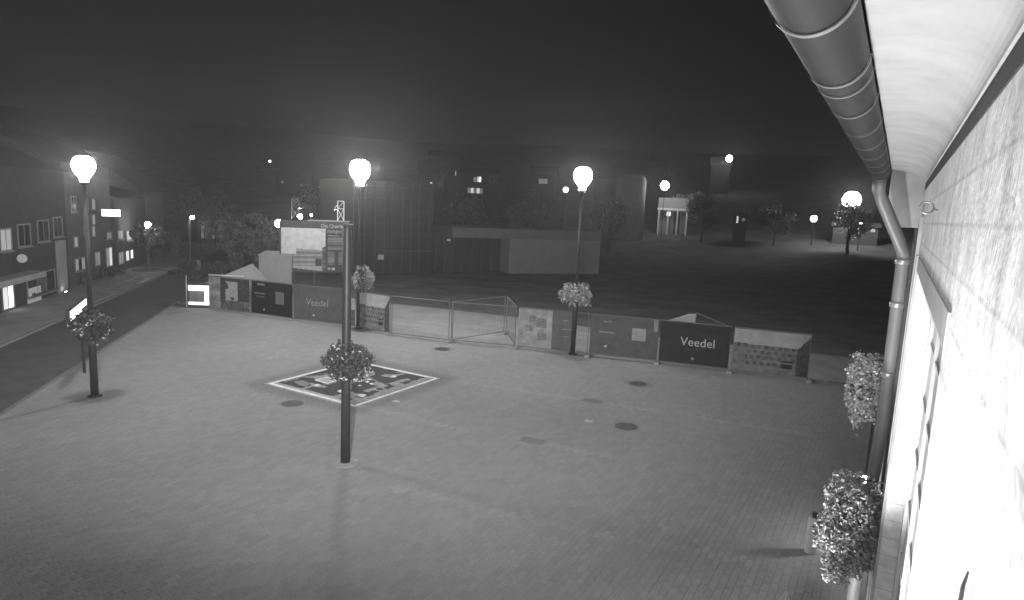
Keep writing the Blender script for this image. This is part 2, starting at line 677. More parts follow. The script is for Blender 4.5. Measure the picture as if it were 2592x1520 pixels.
for (px, py), lab in (((1500, 1016), 'dark drain grate in the pale paving strip before the fence'), ((1348, 1117), 'slotted drain grate in the middle of the paving')):
    p = G(px, py)
    t = thing('drain_grate', lab, 'drain', p, 0.1, 'drain grates in the plaza')
    fr = MB()
    fr.box(-.36, .36, -.2, -.165, -.03, .014).box(-.36, .36, .165, .2, -.03, .014).box(-.36, -.325, -.164, .164, -.03, .013).box(.325, .36, -.164, .164, -.03, .013)
    fr.build('frame', M_grate, t)
    MB().box(-.324, .324, -.164, .164, -.04, -.02).build('sump', M_iron, t)
    bar = MB().box(-.014, .014, -.164, .164, -.019, .011).mesh('bar', M_grate)
    for k in range(9):
        o = link('bar', bar, t)
        o.location = (-.28 + .07 * k, 0, 0)

# ------------------------------------------------------------------ plants
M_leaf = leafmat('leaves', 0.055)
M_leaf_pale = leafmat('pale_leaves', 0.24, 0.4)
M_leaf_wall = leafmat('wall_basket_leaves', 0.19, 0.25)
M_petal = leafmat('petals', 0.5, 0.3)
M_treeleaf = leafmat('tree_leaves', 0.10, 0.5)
M_bark = mat('bark', 0.09, rough=0.95, var=0.3, scale=8, bump=0.5)
M_bowl = mat('planter_plastic', 0.06, rough=0.6)


def flower_mass(root, rx, rz, n, leaf, pet, seed, zc=0.0, umbrella=False, lm=None, off=(0, 0), pole=0.12):
    rr = random.Random(seed)
    random.seed(seed)
    lf, ft = MB(), MB()
    ph = [rr.uniform(0, 6.28) for _ in range(6)]
    sprigs = []
    for k in range(17):
        a, cz = rr.uniform(0, 2 * pi), rr.uniform(-0.9, 0.8)
        s = sqrt(1 - cz * cz)
        sprigs.append((rx * s * cos(a), rx * s * sin(a), rz * cz))
    for i in range(n):
        a = rr.uniform(0, 2 * pi)
        cz = rr.uniform(-1, 1)
        s = sqrt(1 - cz * cz)
        lump = 1 + 0.16 * sin(3 * a + ph[0]) * s + 0.12 * sin(5 * a + ph[1] + 4 * cz) + 0.1 * sin(7 * cz + ph[2])
        r = lump * rr.uniform(0.45, 1.0) ** 0.45
        x, y, z = rx * r * s * cos(a), rx * r * s * sin(a), rz * r * cz
        if i % 3 == 0:                                   # sprigs that stick out or trail down
            cx_, cy_, cz_ = sprigs[i % len(sprigs)]
            q = rr.random()
            x, y, z = cx_ * (0.6 + 0.45 * q) + rr.gauss(0, 0.11 * rx), cy_ * (0.6 + 0.45 * q) + rr.gauss(0, 0.11 * rx), cz_ * (0.6 + 0.4 * q) - 0.2 * rz * q + rr.gauss(0, 0.10 * rz)
            r = 0.9
        if umbrella and z < 0 and math.hypot(x, y) < rx * 0.55:
            continue
        if math.hypot(x + off[0], y + off[1]) < pole:
            continue
        if rr.random() < pet and r > 0.82:
            for _ in range(5):
                ft.leaf((x + off[0] + rr.gauss(0, leaf * 0.3), y + off[1] + rr.gauss(0, leaf * 0.3), zc + z + rr.gauss(0, leaf * 0.3)), leaf * 0.9)
        else:
            lf.leaf((x + off[0], y + off[1], zc + z), leaf * rr.uniform(0.5, 1.45))
    lf.build('foliage', lm or M_leaf, root)
    if ft.f:
        ft.build('blossom', M_petal, root)
    b = MB()
    # bowl in two halves clasped round the post
    prof = [(rx * 0.42, -0.10), (rx * 0.5, 0.02), (rx * 0.52, 0.05)]
    return b


def flower_ring(lab, base, z, rx, rz, seed, n=2600, leaf=0.075, pet=0.04, umbrella=False, lm=None, off=(0, 0), prad=0.1):
    t = thing('flower_basket', lab, 'flower basket', (base.x, base.y, z), 0, 'flower baskets on the lamp posts')
    flower_mass(t, rx, rz, n, leaf, pet, seed, umbrella=umbrella, lm=lm, off=off, pole=prad + 0.02)
    b = MB()
    seg = 16
    for r0, z0, r1, z1 in ((prad + 0.02, -rz * 0.45, rx * 0.5, -rz * 0.1),):
        n0 = len(b.v)
        for (r, zz) in ((prad + 0.006, -rz * 0.5), (rx * 0.42, -rz * 0.42), (rx * 0.52, -rz * 0.05), (rx * 0.48, -rz * 0.05), (prad + 0.006, -rz * 0.2)):
            for i in range(seg):
                a = 2 * pi * i / seg
                b.v.append((r * cos(a), r * sin(a), zz))
        for k in range(4):
            for i in range(seg):
                j = (i + 1) % seg
                b.f.append((n0 + k * seg + i, n0 + k * seg + j, n0 + (k + 1) * seg + j, n0 + (k + 1) * seg + i))
    b.build('bowl', M_bowl, t)
    return t


def tree(lab, base, h, rx, rz, seed, leaves=2600, leaf=0.3, lm=None, cat='tree', group='trees', trunk_h=0.35, lean=0.0):
    rr = random.Random(seed)
    random.seed(seed)
    t = thing('tree' if cat == 'tree' else 'shrub', lab, cat, base, 0, group)
    cz = h - rz
    tr = MB()
    r0 = 0.025 * h + 0.03
    top = (lean * h, 0, cz)
    tr.tube([(0, 0, -0.2), (0.03 * h * rr.uniform(-1, 1), 0.02 * h, trunk_h * h), top], [r0, r0 * 0.75, r0 * 0.3], 8)
    clumps = []
    for k in range(max(9, int(rx * 7))):
        a = rr.uniform(0, 2 * pi)
        c = rr.uniform(-0.85, 0.95)
        s = sqrt(1 - c * c)
        q = rr.uniform(0.45, 0.95)
        p = Vector((rx * q * s * cos(a) + lean * h, rx * q * s * sin(a), cz + rz * q * c))
        clumps.append((p, rr.uniform(0.28, 0.5) * min(rx, rz)))
        if k < 10:
            tr.tube([(0, 0, trunk_h * h * rr.uniform(0.8, 1.2)), (p * 0.5 + Vector((0, 0, 0.25 * h))) , p], [r0 * 0.4, r0 * 0.25, r0 * 0.08], 5)
    tr.build('trunk', M_bark, t)
    cr = MB()
    for i in range(leaves):
        p, r = rr.choice(clumps)
        v = Vector((rr.gauss(0, 1), rr.gauss(0, 1), rr.gauss(0, 1)))
        v.normalize()
        cr.leaf(p + v * r * rr.uniform(0.3, 1.0) ** 0.5, leaf * rr.uniform(0.6, 1.3))
    cr.build('crown', lm or M_treeleaf, t)
    return t


# ------------------------------------------------------------------ lamp posts of the plaza
def lantern(t, z, s=1.0, gain=1.0):
    """opal lantern: a narrow neck that widens to a rounded head"""
    MB().lathe([(0.10 * s, -0.10), (0.20 * s, -0.03), (0.24 * s, 0.0)], (0, 0, z), 16).build('lantern_base', M_darkmetal, t)
    g = MB().lathe([(0.13 * s, 0.001), (0.135 * s, 0.12 * s), (0.20 * s, 0.22 * s), (0.31 * s, 0.36 * s), (0.365 * s, 0.54 * s), (0.35 * s, 0.70 * s), (0.28 * s, 0.83 * s), (0.16 * s, 0.90 * s)], (0, 0, z), 24)
    g.build('lantern_glass', glow('lantern_opal_glass_%d' % round(100 * s), LAMP * gain * (1.25 / s) ** 2), t, True)
    MB().lathe([(0.19 * s, 0.902 * s), (0.16 * s, 0.94 * s), (0.03 * s, 0.97 * s)], (0, 0, z), 16).build('cap', M_darkmetal, t)


def lamp_post(lab, base, h, sleeve, r=0.1, s=1.25, gain=1.0):
    t = thing('lamp_post', lab, 'lamp post', base, 0, 'tall lamp posts on the plaza')
    MB().lathe([(r * 1.9, -0.05), (r * 1.9, 0.03), (r * 1.15, 0.05)], seg=16).build('base_plate', M_darkmetal, t)
    MB().lathe([(r, 0.051), (r, sleeve), (r * 0.66, sleeve + 0.05)], seg=16).build('lower_post', M_pole, t, True)
    MB().lathe([(r * 0.64, sleeve + 0.052), (r * 0.55, h - 0.101)], seg=14).build('upper_post', M_pole, t, True)
    lantern(t, h, s, gain)
    return t


def height_at(base, px, py):
    d = ray(px, py)
    s = math.hypot(base.x, base.y) / math.hypot(d.x, d.y)
    return CAM_H + d.z * s


LAMPS = [('lamp post with lit lantern beside the road at left', (240, 1004), 462, 825, 0.115),
         ('lamp post with lit lantern behind the front post, against the fence', (907, 832), 470, 705, 0.115),
         ('lamp post with lit lantern at the banners right of the open mesh panels', (1449, 897.5), 481, 745, 0.115)]
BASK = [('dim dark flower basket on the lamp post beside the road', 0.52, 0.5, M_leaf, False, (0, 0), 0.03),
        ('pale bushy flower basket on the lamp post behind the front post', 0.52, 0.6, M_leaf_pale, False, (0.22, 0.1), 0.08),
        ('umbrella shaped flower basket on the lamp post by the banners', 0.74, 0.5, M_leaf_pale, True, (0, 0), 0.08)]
lamp_pos = []
for k, (lab, bp, ty, by, r) in enumerate(LAMPS):
    b = G(*bp)
    h = height_at(b, bp[0], ty)
    zb = height_at(b, bp[0], by)
    lamp_post(lab, b, h, zb - 0.1, r, (0.86, 1.4, 1.12)[k], (0.85, 2.3, 0.85)[k])
    lamp_pos.append((b, h))
    lb, rx, rz, lm, um, off, pet = BASK[k]
    flower_ring(lb, b, zb, rx, rz, 40 + k, lm=lm, umbrella=um, off=off, pet=pet, prad=r, leaf=0.10, n=2200)

# front post without a lantern
b = G(874, 1172)
ph_ = height_at(b, 868, 572)
t = thing('post', 'tall dark bare post in the foreground carrying a round flower basket', 'post', b)
MB().lathe([(0.122, 0.031), (0.115, 2.0), (0.108, ph_ - 0.05), (0.095, ph_)], seg=20).build('shaft', M_pole, t, True)
MB().lathe([(0.14, ph_ + 0.001), (0.14, ph_ + 0.035), (0.05, ph_ + 0.05)], seg=20).build('cap', M_darkmetal, t)
MB().lathe([(0.34, -0.05), (0.34, 0.012), (0.18, 0.016), (0.18, 0.03)], seg=24).build('base_ring', M_concrete, t)
zb = height_at(b, 872, 917)
flower_ring('round dark flower basket on the tall foreground post, above the floor map', b, zb, 0.57, 0.46, 77, n=5200, leaf=0.062, pet=0.018, prad=0.115)
pc = G(902, 1168)
o = MB()
o.v = [(-.05, -.04, .02), (.05, -.03, .035), (.04, .05, .022), (-.04, .04, .03)]
o.f = [(0, 1, 2, 3)]
o = tag(o.build('paper_scrap', M_paper), 'tiny bright scrap at the foot of the foreground post', 'litter')
o.location = pc
# lit blade sign on the left lamp post
bl = lamp_pos[0][0]
pa, pb = D(176, 797, 25.6), D(218, 770, 28.5)
dv = pb - pa
t = thing('blade_sign', 'bright lit white blade sign by the lamp post beside the road', 'sign', (pa.x, pa.y, 0), atan2(dv.y, dv.x))
Lg = math.hypot(dv.x, dv.y)
zt, zl = pa.z + 0.30, pa.z - 0.30
zc_ = (pa.z + pb.z) / 2
MB().box(0, Lg, 0.0, 0.12, zc_ - 0.19, zc_ + 0.17).build('housing', M_darkmetal, t)
lp = MB().poly([(0.03, -0.02, zc_ - 0.17), (Lg * 0.66, -0.02, zc_ - 0.17), (Lg * 0.66, -0.02, zc_ - 0.06), (Lg - 0.03, -0.02, zc_ - 0.06), (Lg - 0.03, -0.02, zc_ + 0.15), (0.03, -0.02, zc_ + 0.15)])
lp.build('lit_face', glow('sign_face', 3.0), t)
MB().lathe([(0.05, 0.0), (0.05, zc_ - 0.192)], (Lg * 0.8, 0.06, 0), 10).build('post', M_pole, t)

# ------------------------------------------------------------------ construction fence
M_wire = mat('fence_wire', 0.15, rough=0.5)
M_rail = mat('fence_tube', 0.15, rough=0.5, var=0.2, scale=8)


def art_trees(s, t):
    n = mnoise.noise(Vector((s * 6, t * 5, 7.0)))
    n2 = mnoise.noise(Vector((s * 22, t * 18, 9.0)))
    if 0.42 < s < 0.72 and 0.3 < t < 0.9 and n > -0.35:
        return 0.42 + 0.08 * n2
    if s < 0.28:
        return 0.30 + 0.16 * n + 0.08 * n2
    if t < 0.3:
        return 0.13 + 0.1 * n2 + 0.1 * n
    return 0.06 + 0.06 * max(0, n2)


def art_dark(bars):
    def f(s, t):
        v = 0.022
        for (a0, a1, b0, b1, tv) in bars:
            if a0 < s < a1 and b0 < t < b1:
                v = tv if b1 - b0 > 0.2 else tv * (0.8 + 0.4 * (mnoise.noise(Vector((s * 90, t * 60, 1))) > 0))
        if (s - 0.32) ** 2 * 3 + (t - 0.13) ** 2 < 0.0012:
            v = 0.5
        return v
    return f


def art_grey(tone, bars=(), dot=None):
    def f(s, t):
        v = tone * (1 + 0.06 * mnoise.noise(Vector((s * 4, t * 4, 3))))
        for (a0, a1, b0, b1, tv) in bars:
            if a0 < s < a1 and b0 < t < b1:
                v = tv if b1 - b0 > 0.2 else tv * (0.85 + 0.3 * (mnoise.noise(Vector((s * 90, t * 60, 1))) > 0))
        if dot and (s - dot[0]) ** 2 * 3 + (t - dot[1]) ** 2 < 0.0012:
            v = min(0.8, tone * 2.6 + 0.2)
        return v
    return f


def art_render(s, t, k=1.0):
    """the printed view of a block of flats: pale sky, storeys, a dark wing, trees"""
    n = mnoise.noise(Vector((s * 12, t * 12, 4.0)))
    roof = 0.66 - 0.02 * s
    if s > 0.84:
        roof = 0.62 + (s - 0.84) * 2.0
    if t > roof:
        return 0.46 * k + 0.03 * n if s < 0.90 else 0.40 * k
    if s > 0.84:
        return (0.08 + 0.06 * max(0, n)) * k
    if t < 0.12:
        return (0.24 + 0.08 * n) * k
    if s < 0.15 and n > -0.1:
        return (0.20 + 0.1 * n) * k
    st_ = (t - 0.12) / 0.54 * 4
    row, fr_ = int(st_), st_ % 1
    col = (s * 11 + row * 0.5) % 1
    if fr_ < 0.2:
        return (0.25 + 0.05 * n) * k
    if 0.66 < s < 0.8 and t < 0.34:
        return 0.05 * k
    if col < 0.55 and fr_ > 0.35:
        return (0.14 + 0.09 * n + 0.07 * (mnoise.noise(Vector((int(s * 11), row, 2))) > 0)) * k
    return (0.22 + 0.09 * n) * k


def art_map(s, t):
    n = mnoise.noise(Vector((s * 5, t * 7, 14.0)))
    n2 = mnoise.noise(Vector((s * 16, t * 20, 2.0)))
    for (a, b, r) in ((0.33, 0.5, 0.11), (0.72, 0.3, 0.13), (0.42, 0.75, 0.10), (0.68, 0.66, 0.15)):
        if abs(s - a) < r and abs(t - b) < r * 0.8 and n2 > -0.25:
            return 0.17 + 0.07 * n2
    return 0.30 + 0.10 * n + 0.04 * n2


def folds(seed, amp=0.02):
    ph = seed * 1.7
    return lambda i, k: amp * (0.5 * sin(9 * i + ph) * (0.4 + k) + 0.5 * sin(5 * i - 7 * k + ph) * k) - 0.01


FH = 2.0


def fence_panel(p0, p1, lab, banner=None, right_post=True):
    v = p1 - p0
    L = v.length
    rz = atan2(v.y, v.x)
    t = thing('construction_fence', lab, 'fence', p0, rz, 'mobile fence panels round the building site')
    z0, z1 = 0.12, FH
    for zz in (z0, z1):
        MB().tube([(0.03, 0, zz), (L - 0.03, 0, zz)], 0.021, 8).build('rail', M_rail, t)
    for xx in (0.03, L - 0.03):
        MB().tube([(xx, 0, 0.02), (xx, 0, z1 + 0.02)], 0.021, 8).build('post', M_rail, t)
    w = MB()
    n = max(3, int(L / 0.11))
    for k in range(1, n):
        x = k * L / n
        w.box(x - 0.0022, x + 0.0022, -0.0022, 0.0022, z0, z1)
    for k in range(1, 9):
        z = z0 + k * (z1 - z0) / 9
        w.box(0.03, L - 0.03, 0.0024, 0.0064, z - 0.0022, z + 0.0022)
    tag(w.build('wire_mesh', M_wire, t), kind='stuff')
    return t, L, rz


def banner(p0, rz, x0, x1, lab, art, seed, z0=0.16, z1=1.97, nx=84, nz=48, amp=0.02, parts=()):
    b = thing('banner', lab, 'banner', p0, rz, 'printed banners on the site fence')
    print_sheet('cloth', M_print, b, x1 - x0, z1 - z0, nx, nz, art, y=-0.055, wave=folds(seed, amp), x0=x0, z0=z0)
    eye = MB().tube([(0, -0.055, 0), (0, 0.0, 0)], 0.012, 6).mesh('tie', M_black)
    for xx in (x0 + 0.04, (x0 + x1) / 2, x1 - 0.04):
        o = link('tie', eye, b)
        o.location = (xx, -0.0, z1 - 0.03)
    return b


def foot(p, rz, lab):
    t = tag(MB().prism([(-.36, -.11), (.36, -.11), (.36, .11), (-.36, .11)], -0.02, 0.10).build('concrete_block', M_concrete), lab, 'fence foot', 'concrete feet under the fence')
    t.location = p
    t.rotation_euler = (0, 0, rz + pi / 2)
    # posts drop into the foot; nick its corners
    return t


TXT = mat('white_print', 0.45, rough=0.6)
PN = [
    ((530, 785), (636, 797), 'fence panel at the left end of the fence behind the lit kiosk', ('trees', 'banner with a tree photograph on the leftmost fence panel')),
    ((638, 797), (743, 812), 'fence panel second from the left end, behind a near black banner', ('dark', 'near black banner with small pale text lines and a blank pale square')),
    ((745, 812), (884, 829), 'fence panel third from the left, left of the foreground post', ('veedel_grey', 'mid grey banner lettered Veedel left of the foreground post')),
    ((886, 829.5), (988, 848.5), 'fence panel just right of the foreground post', ('render_l', 'banner printed with a pale apartment block just right of the foreground post')),
    ((990, 849), (1137, 866.5), 'bare mesh fence panel left of the swung open pair', None),
    ((1140, 867), (1304, 881.5), 'bare mesh fence panel in front of the swung open pair', None),
    ((1309, 882), (1446, 897), 'fence panel right of the bare mesh panels, with a pale map', ('map', 'pale banner printed with a mottled map beside the bare mesh panels')),
    ((1449, 897.5), (1487, 902), 'short fence panel behind the right hand lamp post', None),
    ((1490, 902), (1662, 920), 'fence panel right of the lamp post under a creased grey banner', ('grey', 'creased grey banner with a pale square right of the lamp post')),
    ((1665, 920.5), (1842, 941), 'fence panel third from... right end under the dark lettered banner', ('veedel_dark', 'dark banner lettered Veedel in white right of the creased grey banner')),
    ((1849, 942), (2044, 965), 'fence panel at the right end of the fence', ('render_r', 'banner printed with a pale apartment block at the right end of the fence')),
]
for k, (a, c, lab, ban) in enumerate(PN):
    lab = lab.replace('third from... right end', 'second from the right end')
    p0, p1 = G(*a), G(*c)
    t, L, rz = fence_panel(p0, p1, lab)
    if not ban:
        continue
    kind, bl_ = ban
    if kind == 'trees':
        banner(p0, rz, 0.05, L - 0.05, bl_, art_trees, k)
    elif kind == 'dark':
        banner(p0, rz, 0.02, L - 0.02, bl_, art_dark([(0.16, 0.34, 0.88, 0.93, 0.28), (0.10, 0.34, 0.60, 0.64, 0.25), (0.13, 0.33, 0.51, 0.54, 0.13), (0.60, 0.80, 0.36, 0.72, 0.20)]), k)
    elif kind == 'veedel_grey':
        b = banner(p0, rz, 0.02, L - 0.02, bl_, art_grey(0.13, [(0.32, 0.47, 0.42, 0.45, 0.2)], (0.37, 0.15)), k, amp=0.012)
        text('lettering', 'Veedel', 0.52, mat('grey_print', 0.36), b, (0.24 * L, -0.10, 0.98), (radians(90), 0, 0))
    elif kind == 'render_l':
        banner(p0, rz, 0.04, 0.42, 'narrow banner strip with tree print between the foreground post and lamp post', lambda s, t: 0.45 if 0.45 < t < 0.8 and s < 0.9 else 0.13 + 0.1 * mnoise.noise(Vector((s * 5, t * 14, 1))), 55, nx=12)
        banner(p0, rz, 0.75, L - 0.04, bl_, art_render, k)
    elif kind == 'map':
        banner(p0, rz, 0.03, L * 0.63, bl_, art_map, k, nx=60, nz=60)
        banner(p0, rz, L * 0.635, L - 0.03, 'plain grey banner strip between the map banner and the lamp post', art_grey(0.12, [(0.55, 0.85, 0.78, 0.8, 0.25), (0.5, 0.95, 0.55, 0.57, 0.25), (0.6, 0.9, 0.35, 0.37, 0.24)]), 21, nx=40)
    elif kind == 'grey':
        banner(p0, rz, 0.02, L - 0.02, bl_, art_grey(0.10, [(0.19, 0.31, 0.84, 0.87, 0.19), (0.13, 0.36, 0.57, 0.61, 0.21), (0.62, 0.82, 0.44, 0.76, 0.30), (0.93, 0.99, 0.7, 1.0, 0.25)], (0.24, 0.22)), k, amp=0.045)
    elif kind == 'veedel_dark':
        b = banner(p0, rz, 0.02, L - 0.02, bl_, art_grey(0.034, [(0.38, 0.62, 0.36, 0.39, 0.05)], (0.49, 0.13)), k, amp=0.014)
        text('lettering', 'Veedel', 0.54, TXT, b, (0.30 * L, -0.10, 0.98), (radians(90), 0, 0))
    elif kind == 'render_r':
        banner(p0, rz, 0.03, L - 0.05, bl_, lambda s, t: art_render(s, t, 0.75), k)
# panels swung inwards from the bare stretch
fence_panel(G(1143, 866), G(1276, 845), 'bare mesh fence panel swung inward behind the fence line')
fence_panel(G(1280, 846), G(1303, 878), 'bare mesh fence panel closing the recess behind the fence line')
MB()
for px, lab in (((637, 797), 'concrete fence foot between tree banner and near black banner'), ((744, 812), 'concrete fence foot at left edge of the grey lettered banner'),
                ((1138.5, 867), 'concrete fence foot at left side of the swung open panels'), ((1278, 845), 'concrete fence foot farthest back in the recess of the open panels'),
                ((1306.5, 882), 'concrete fence foot left of the map banner'), ((1488.5, 902), 'concrete fence foot right of the lamp post by the banners'),
                ((1663.5, 920), 'concrete fence foot left of the dark lettered banner'), ((1845, 942), 'concrete fence foot right of the dark lettered banner'),
                ((2045, 965), 'concrete fence foot at the right end of the fence')):
    foot(G(*px), 0.2, lab)
# rear stay behind the dark banner
p = G(1835, 941) + Vector((0, 0.35, 0))
t = thing('fence_stay', 'slanting tube stay with a scrap of pale sheet behind the dark lettered banner', 'fence stay', p, 0.2)
MB().tube([(-1.55, 0, 0), (-1.5, 0.05, 2.42)], 0.02, 6).build('post', M_rail, t)
MB().tube([(-1.5, 0.06, 2.41), (0.1, 0.06, 1.9)], 0.02, 6).build('brace', M_rail, t)
MB().poly([(-2.7, 0.1, 1.95), (-1.52, 0.1, 1.95), (-1.52, 0.1, 2.36), (-1.8, 0.12, 2.33)]).build('sheet', mat('pale_sheet', 0.3), t)

# ------------------------------------------------------------------ lit kiosk at the left end of the fence
p0 = G(474, 778)
t = thing('display_kiosk', 'brightly lit display kiosk with white bands at the plaza corner', 'kiosk', p0, atan2(FENCE_L.y - p0.y, FENCE_L.x - p0.x) * 0 + 0.62)
zk0, zk1 = 0.16, 1.30
kw = 1.42
MB().box(0, kw, 0, 0.35, 0.0, zk1 + 0.12).build('cabinet', M_darkmetal, t)
gl = glow('kiosk_light', 2.2)
MB().box(0.10, kw - 0.02, -0.04, -0.002, zk1 - 0.30, zk1).build('top_band', gl, t)
MB().box(0.10, kw - 0.42, -0.04, -0.002, zk0, zk0 + 0.16).build('bottom_band', gl, t)
MB().box(kw - 0.415, kw - 0.02, -0.04, -0.002, zk0, zk1 - 0.302).build('side_panel', gl, t)
MB().box(0.10, kw - 0.42, -0.02, -0.002, zk0 + 0.162, zk1 - 0.302).build('screen', mat('kiosk_screen', 0.2, var=0.4, scale=3), t)
for xx in (0.56, 0.62, 0.72, 0.78):
    MB().box(xx, xx + 0.045, -0.044, -0.041, zk1 - 0.19, zk1 - 0.13).build('glyph', M_darkmetal, t)
MB().tube([(0.0, -0.06, 0), (0.0, -0.06, 1.9)], 0.03, 8).build('frame_post', M_steel, t)

# tent behind the left fence end
p = G(640, 760)
pk = D(640, 668, math.hypot(p.x, p.y))
t = thing('tent', 'pale peaked tent behind the left end of the fence', 'tent', (p.x, p.y, 0), 0.55)
hz = pk.z
tm = mat('tent_cloth', 0.34, rough=0.7, var=0.1, scale=2)
b = MB()
c = [(-2.6, -1.4, hz - 1.25), (0.75, -1.4, hz - 1.35), (0.75, 1.4, hz - 1.35), (-2.6, 1.4, hz - 1.25)]
for i in range(4):
    b.poly([c[i], c[(i + 1) % 4], (0.0, 0, hz)])
b.build('roof', tm, t)
for (x, y) in ((-2.55, -1.35), (0.7, -1.35), (0.7, 1.35), (-2.55, 1.35)):
    MB().tube([(x, y, 0), (x, y, hz - 1.3)], 0.035, 8).build('pole', M_rail, t)
MB().box(-2.58, 0.72, -1.37, -1.36, hz - 1.62, hz - 1.31).build('valance', tm, t)

# bright rail on the fence top there
rl = tag(MB().tube([(0, 0, 0), (2.3, 0.15, 0.06)], 0.03, 8).build('top_rail', mat('white_tube', 0.8)), 'bright white rail along the top of the tree banner', 'rail')
q = G(530, 785)
rl.location = (q.x, q.y, 2.05)
rl.rotation_euler = (0, 0, 0.22)

# container hut
p = G(656, 735)
t = thing('site_container', 'pale grey site container left of the billboard', 'container', p, 0.75)
zh = height_at(p, 690, 648)
MB().box(0, 2.2, 0, 3.5, 0.1, zh).build('body', mat('container_paint', 0.30, rough=0.6, var=0.1), t)
rb_ = MB().box(-0.02, 0.02, -0.03, -0.001, 0.15, zh - 0.08).mesh('corrugation', mat('container_paint', 0.3))
for k in range(9):
    o = link('corrugation', rb_, t)
    o.location = (0.15 + k * 0.24, 0, 0)
MB().box(-0.05, 2.25, -0.05, 3.55, zh + 0.001, zh + 0.08).build('roof', M_concrete, t)

# ------------------------------------------------------------------ billboard
bd = 50.0
A, B_ = D(703, 690, bd), D(880, 694, bd)
vv = Vector((B_.x - A.x, B_.y - A.y, 0))
BL = vv.length
t = thing('billboard', 'large site billboard with a pale building picture and a dark text column', 'billboard', (A.x, A.y, 0), atan2(vv.y, vv.x))
bz0 = D(790, 690, bd).z
bz1 = D(790, 560, bd).z
BH = bz1 - bz0
dxp = BL / 177.0


def art_board(s, t_):
    n = mnoise.noise(Vector((s * 14, t_ * 12, 8.0)))
    if s < 0.665:
        q_ = s / 0.665
        if t_ > 0.86 or q_ < 0.04:
            return 0.085
        if q_ > 0.93 and t_ < 0.42 + 0.5 * (q_ - 0.8):
            return 0.10 + 0.08 * (n > 0.1)
        roof = 0.47 - 0.03 * q_
        if q_ < 0.36:
            roof = 0.36
        if t_ > roof:
            return 0.60 + 0.02 * n
        if t_ < 0.13:
            return 0.085 if t_ < 0.11 - 0.09 * q_ else 0.40 + 0.05 * n
        if 0.78 < q_ < 0.92 and t_ < 0.27:
            return 0.08
        row = int(t_ * 22)
        return (0.36 if row % 2 else 0.22) + 0.10 * (mnoise.noise(Vector((int(q_ * 16), row, 3))) > 0.05)
    if s < 0.685:
        return 0.08
    for (a0, a1, b0, b1, tv) in ((0.70, 0.86, 0.715, 0.73, 0.42), (0.70, 0.98, 0.735, 0.745, 0.36), (0.70, 0.98, 0.55, 0.69, 0.19), (0.70, 0.98, 0.45, 0.53, 0.18),
                                 (0.70, 0.80, 0.16, 0.41, 0.20), (0.86, 0.98, 0.16, 0.41, 0.20), (0.70, 0.74, 0.05, 0.10, 0.42), (0.76, 0.805, 0.045, 0.105, 0.55)):
        if a0 < s < a1 and b0 < t_ < b1:
            if tv < 0.3:
                return tv * (1.25 if int(t_ * 70) % 2 else 0.6)
            return tv
    return 0.075


MB().box(0.12, BL, 0.0, 0.10, bz0, bz1).build('backing', M_darkmetal, t)
print_sheet('print', M_print, t, BL - 0.12, BH, 150, 100, art_board, y=-0.01, x0=0.12, z0=bz0)
text('lettering', 'Das Quartier', 0.36, TXT, t, (0.118 * dxp * 10 + BL * 0.60, -0.03, bz0 + BH * 0.885), (radians(90), 0, 0), 0.003, 0.92)
text('lettering', 'f\u00fcr morgen', 0.36, mat('grey_print', 0.36), t, (0.118 * dxp * 10 + BL * 0.60, -0.03, bz0 + BH * 0.785), (radians(90), 0, 0), 0.003, 0.92)
MB().box(BL * 0.42, BL + 0.12, -0.06, 0.14, bz1 + 0.002, bz1 + 0.10).build('top_beam', mat('beam_paint', 0.3), t)
for xx in (0.4, BL * 0.5, BL - 0.35):
    MB().box(xx, xx + 0.14, 0.11, 0.25, 0, bz1).build('post', M_darkmetal, t)


def lattice(px0, px1, m, arm):
    x0, x1 = (px0 - 703) * dxp, (px1 - 703) * dxp
    z0, z1 = bz1 + 0.102, bz1 + 1.52
    g = t
    r = 0.035
    MB().tube([(x0, 0.05, z0), (x0, 0.05, z1)], r, 6).build('mast', m, g)
    MB().tube([(x1, 0.05, z0), (x1, 0.05, z1)], r, 6).build('mast', m, g)
    MB().tube([(x0, 0.05, z1), (x1, 0.05, z1)], r, 6).build('crossbar', m, g)
    zm = (z0 + z1) / 2 + 0.15
    MB().tube([(x0, 0.05, zm), (x1, 0.05, zm)], r * 0.8, 6).build('crossbar', m, g)
    MB().tube([(x0, 0.05, z0), (x1, 0.05, zm)], r * 0.6, 6).build('brace', m, g)
    MB().tube([(x1, 0.05, z0), (x0, 0.05, zm)], r * 0.6, 6).build('brace', m, g)
    MB().tube([(x0, 0.05, zm), (x1, 0.05, z1)], r * 0.6, 6).build('brace', m, g)
    MB().tube([(x1 if arm > 0 else x0, 0.05, z1 - 0.25), ((x1 if arm > 0 else x0) + arm, -0.8, z1 - 0.6)], r * 0.8, 6).build('arm', m, g)


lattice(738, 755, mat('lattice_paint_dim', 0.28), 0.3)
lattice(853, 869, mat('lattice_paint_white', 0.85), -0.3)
# floodlights that light the board from the lattice arms
M_flood = glow('floodlight_face', 130.0)
for px, py in ((759, 549), (846, 556)):
    x = (px - 703) * dxp
    fl = thing('floodlight', 'small floodlight on the %s lattice arm over the billboard' % ('left' if px < 800 else 'right'), 'floodlight', (A.x, A.y, 0), atan2(vv.y, vv.x), 'floodlights over the billboard')
    zf = bz1 + 0.95
    b = MB()
    b.box(x - 0.14, x + 0.14, -1.00, -0.82, zf - 0.05, zf + 0.05)
    b.build('housing', M_darkmetal, fl)
    MB().quad((x - 0.12, -0.99, zf - 0.052), (x - 0.12, -0.83, zf - 0.052), (x + 0.12, -0.83, zf - 0.052), (x + 0.12, -0.99, zf - 0.052)).build('lens', M_flood, fl)

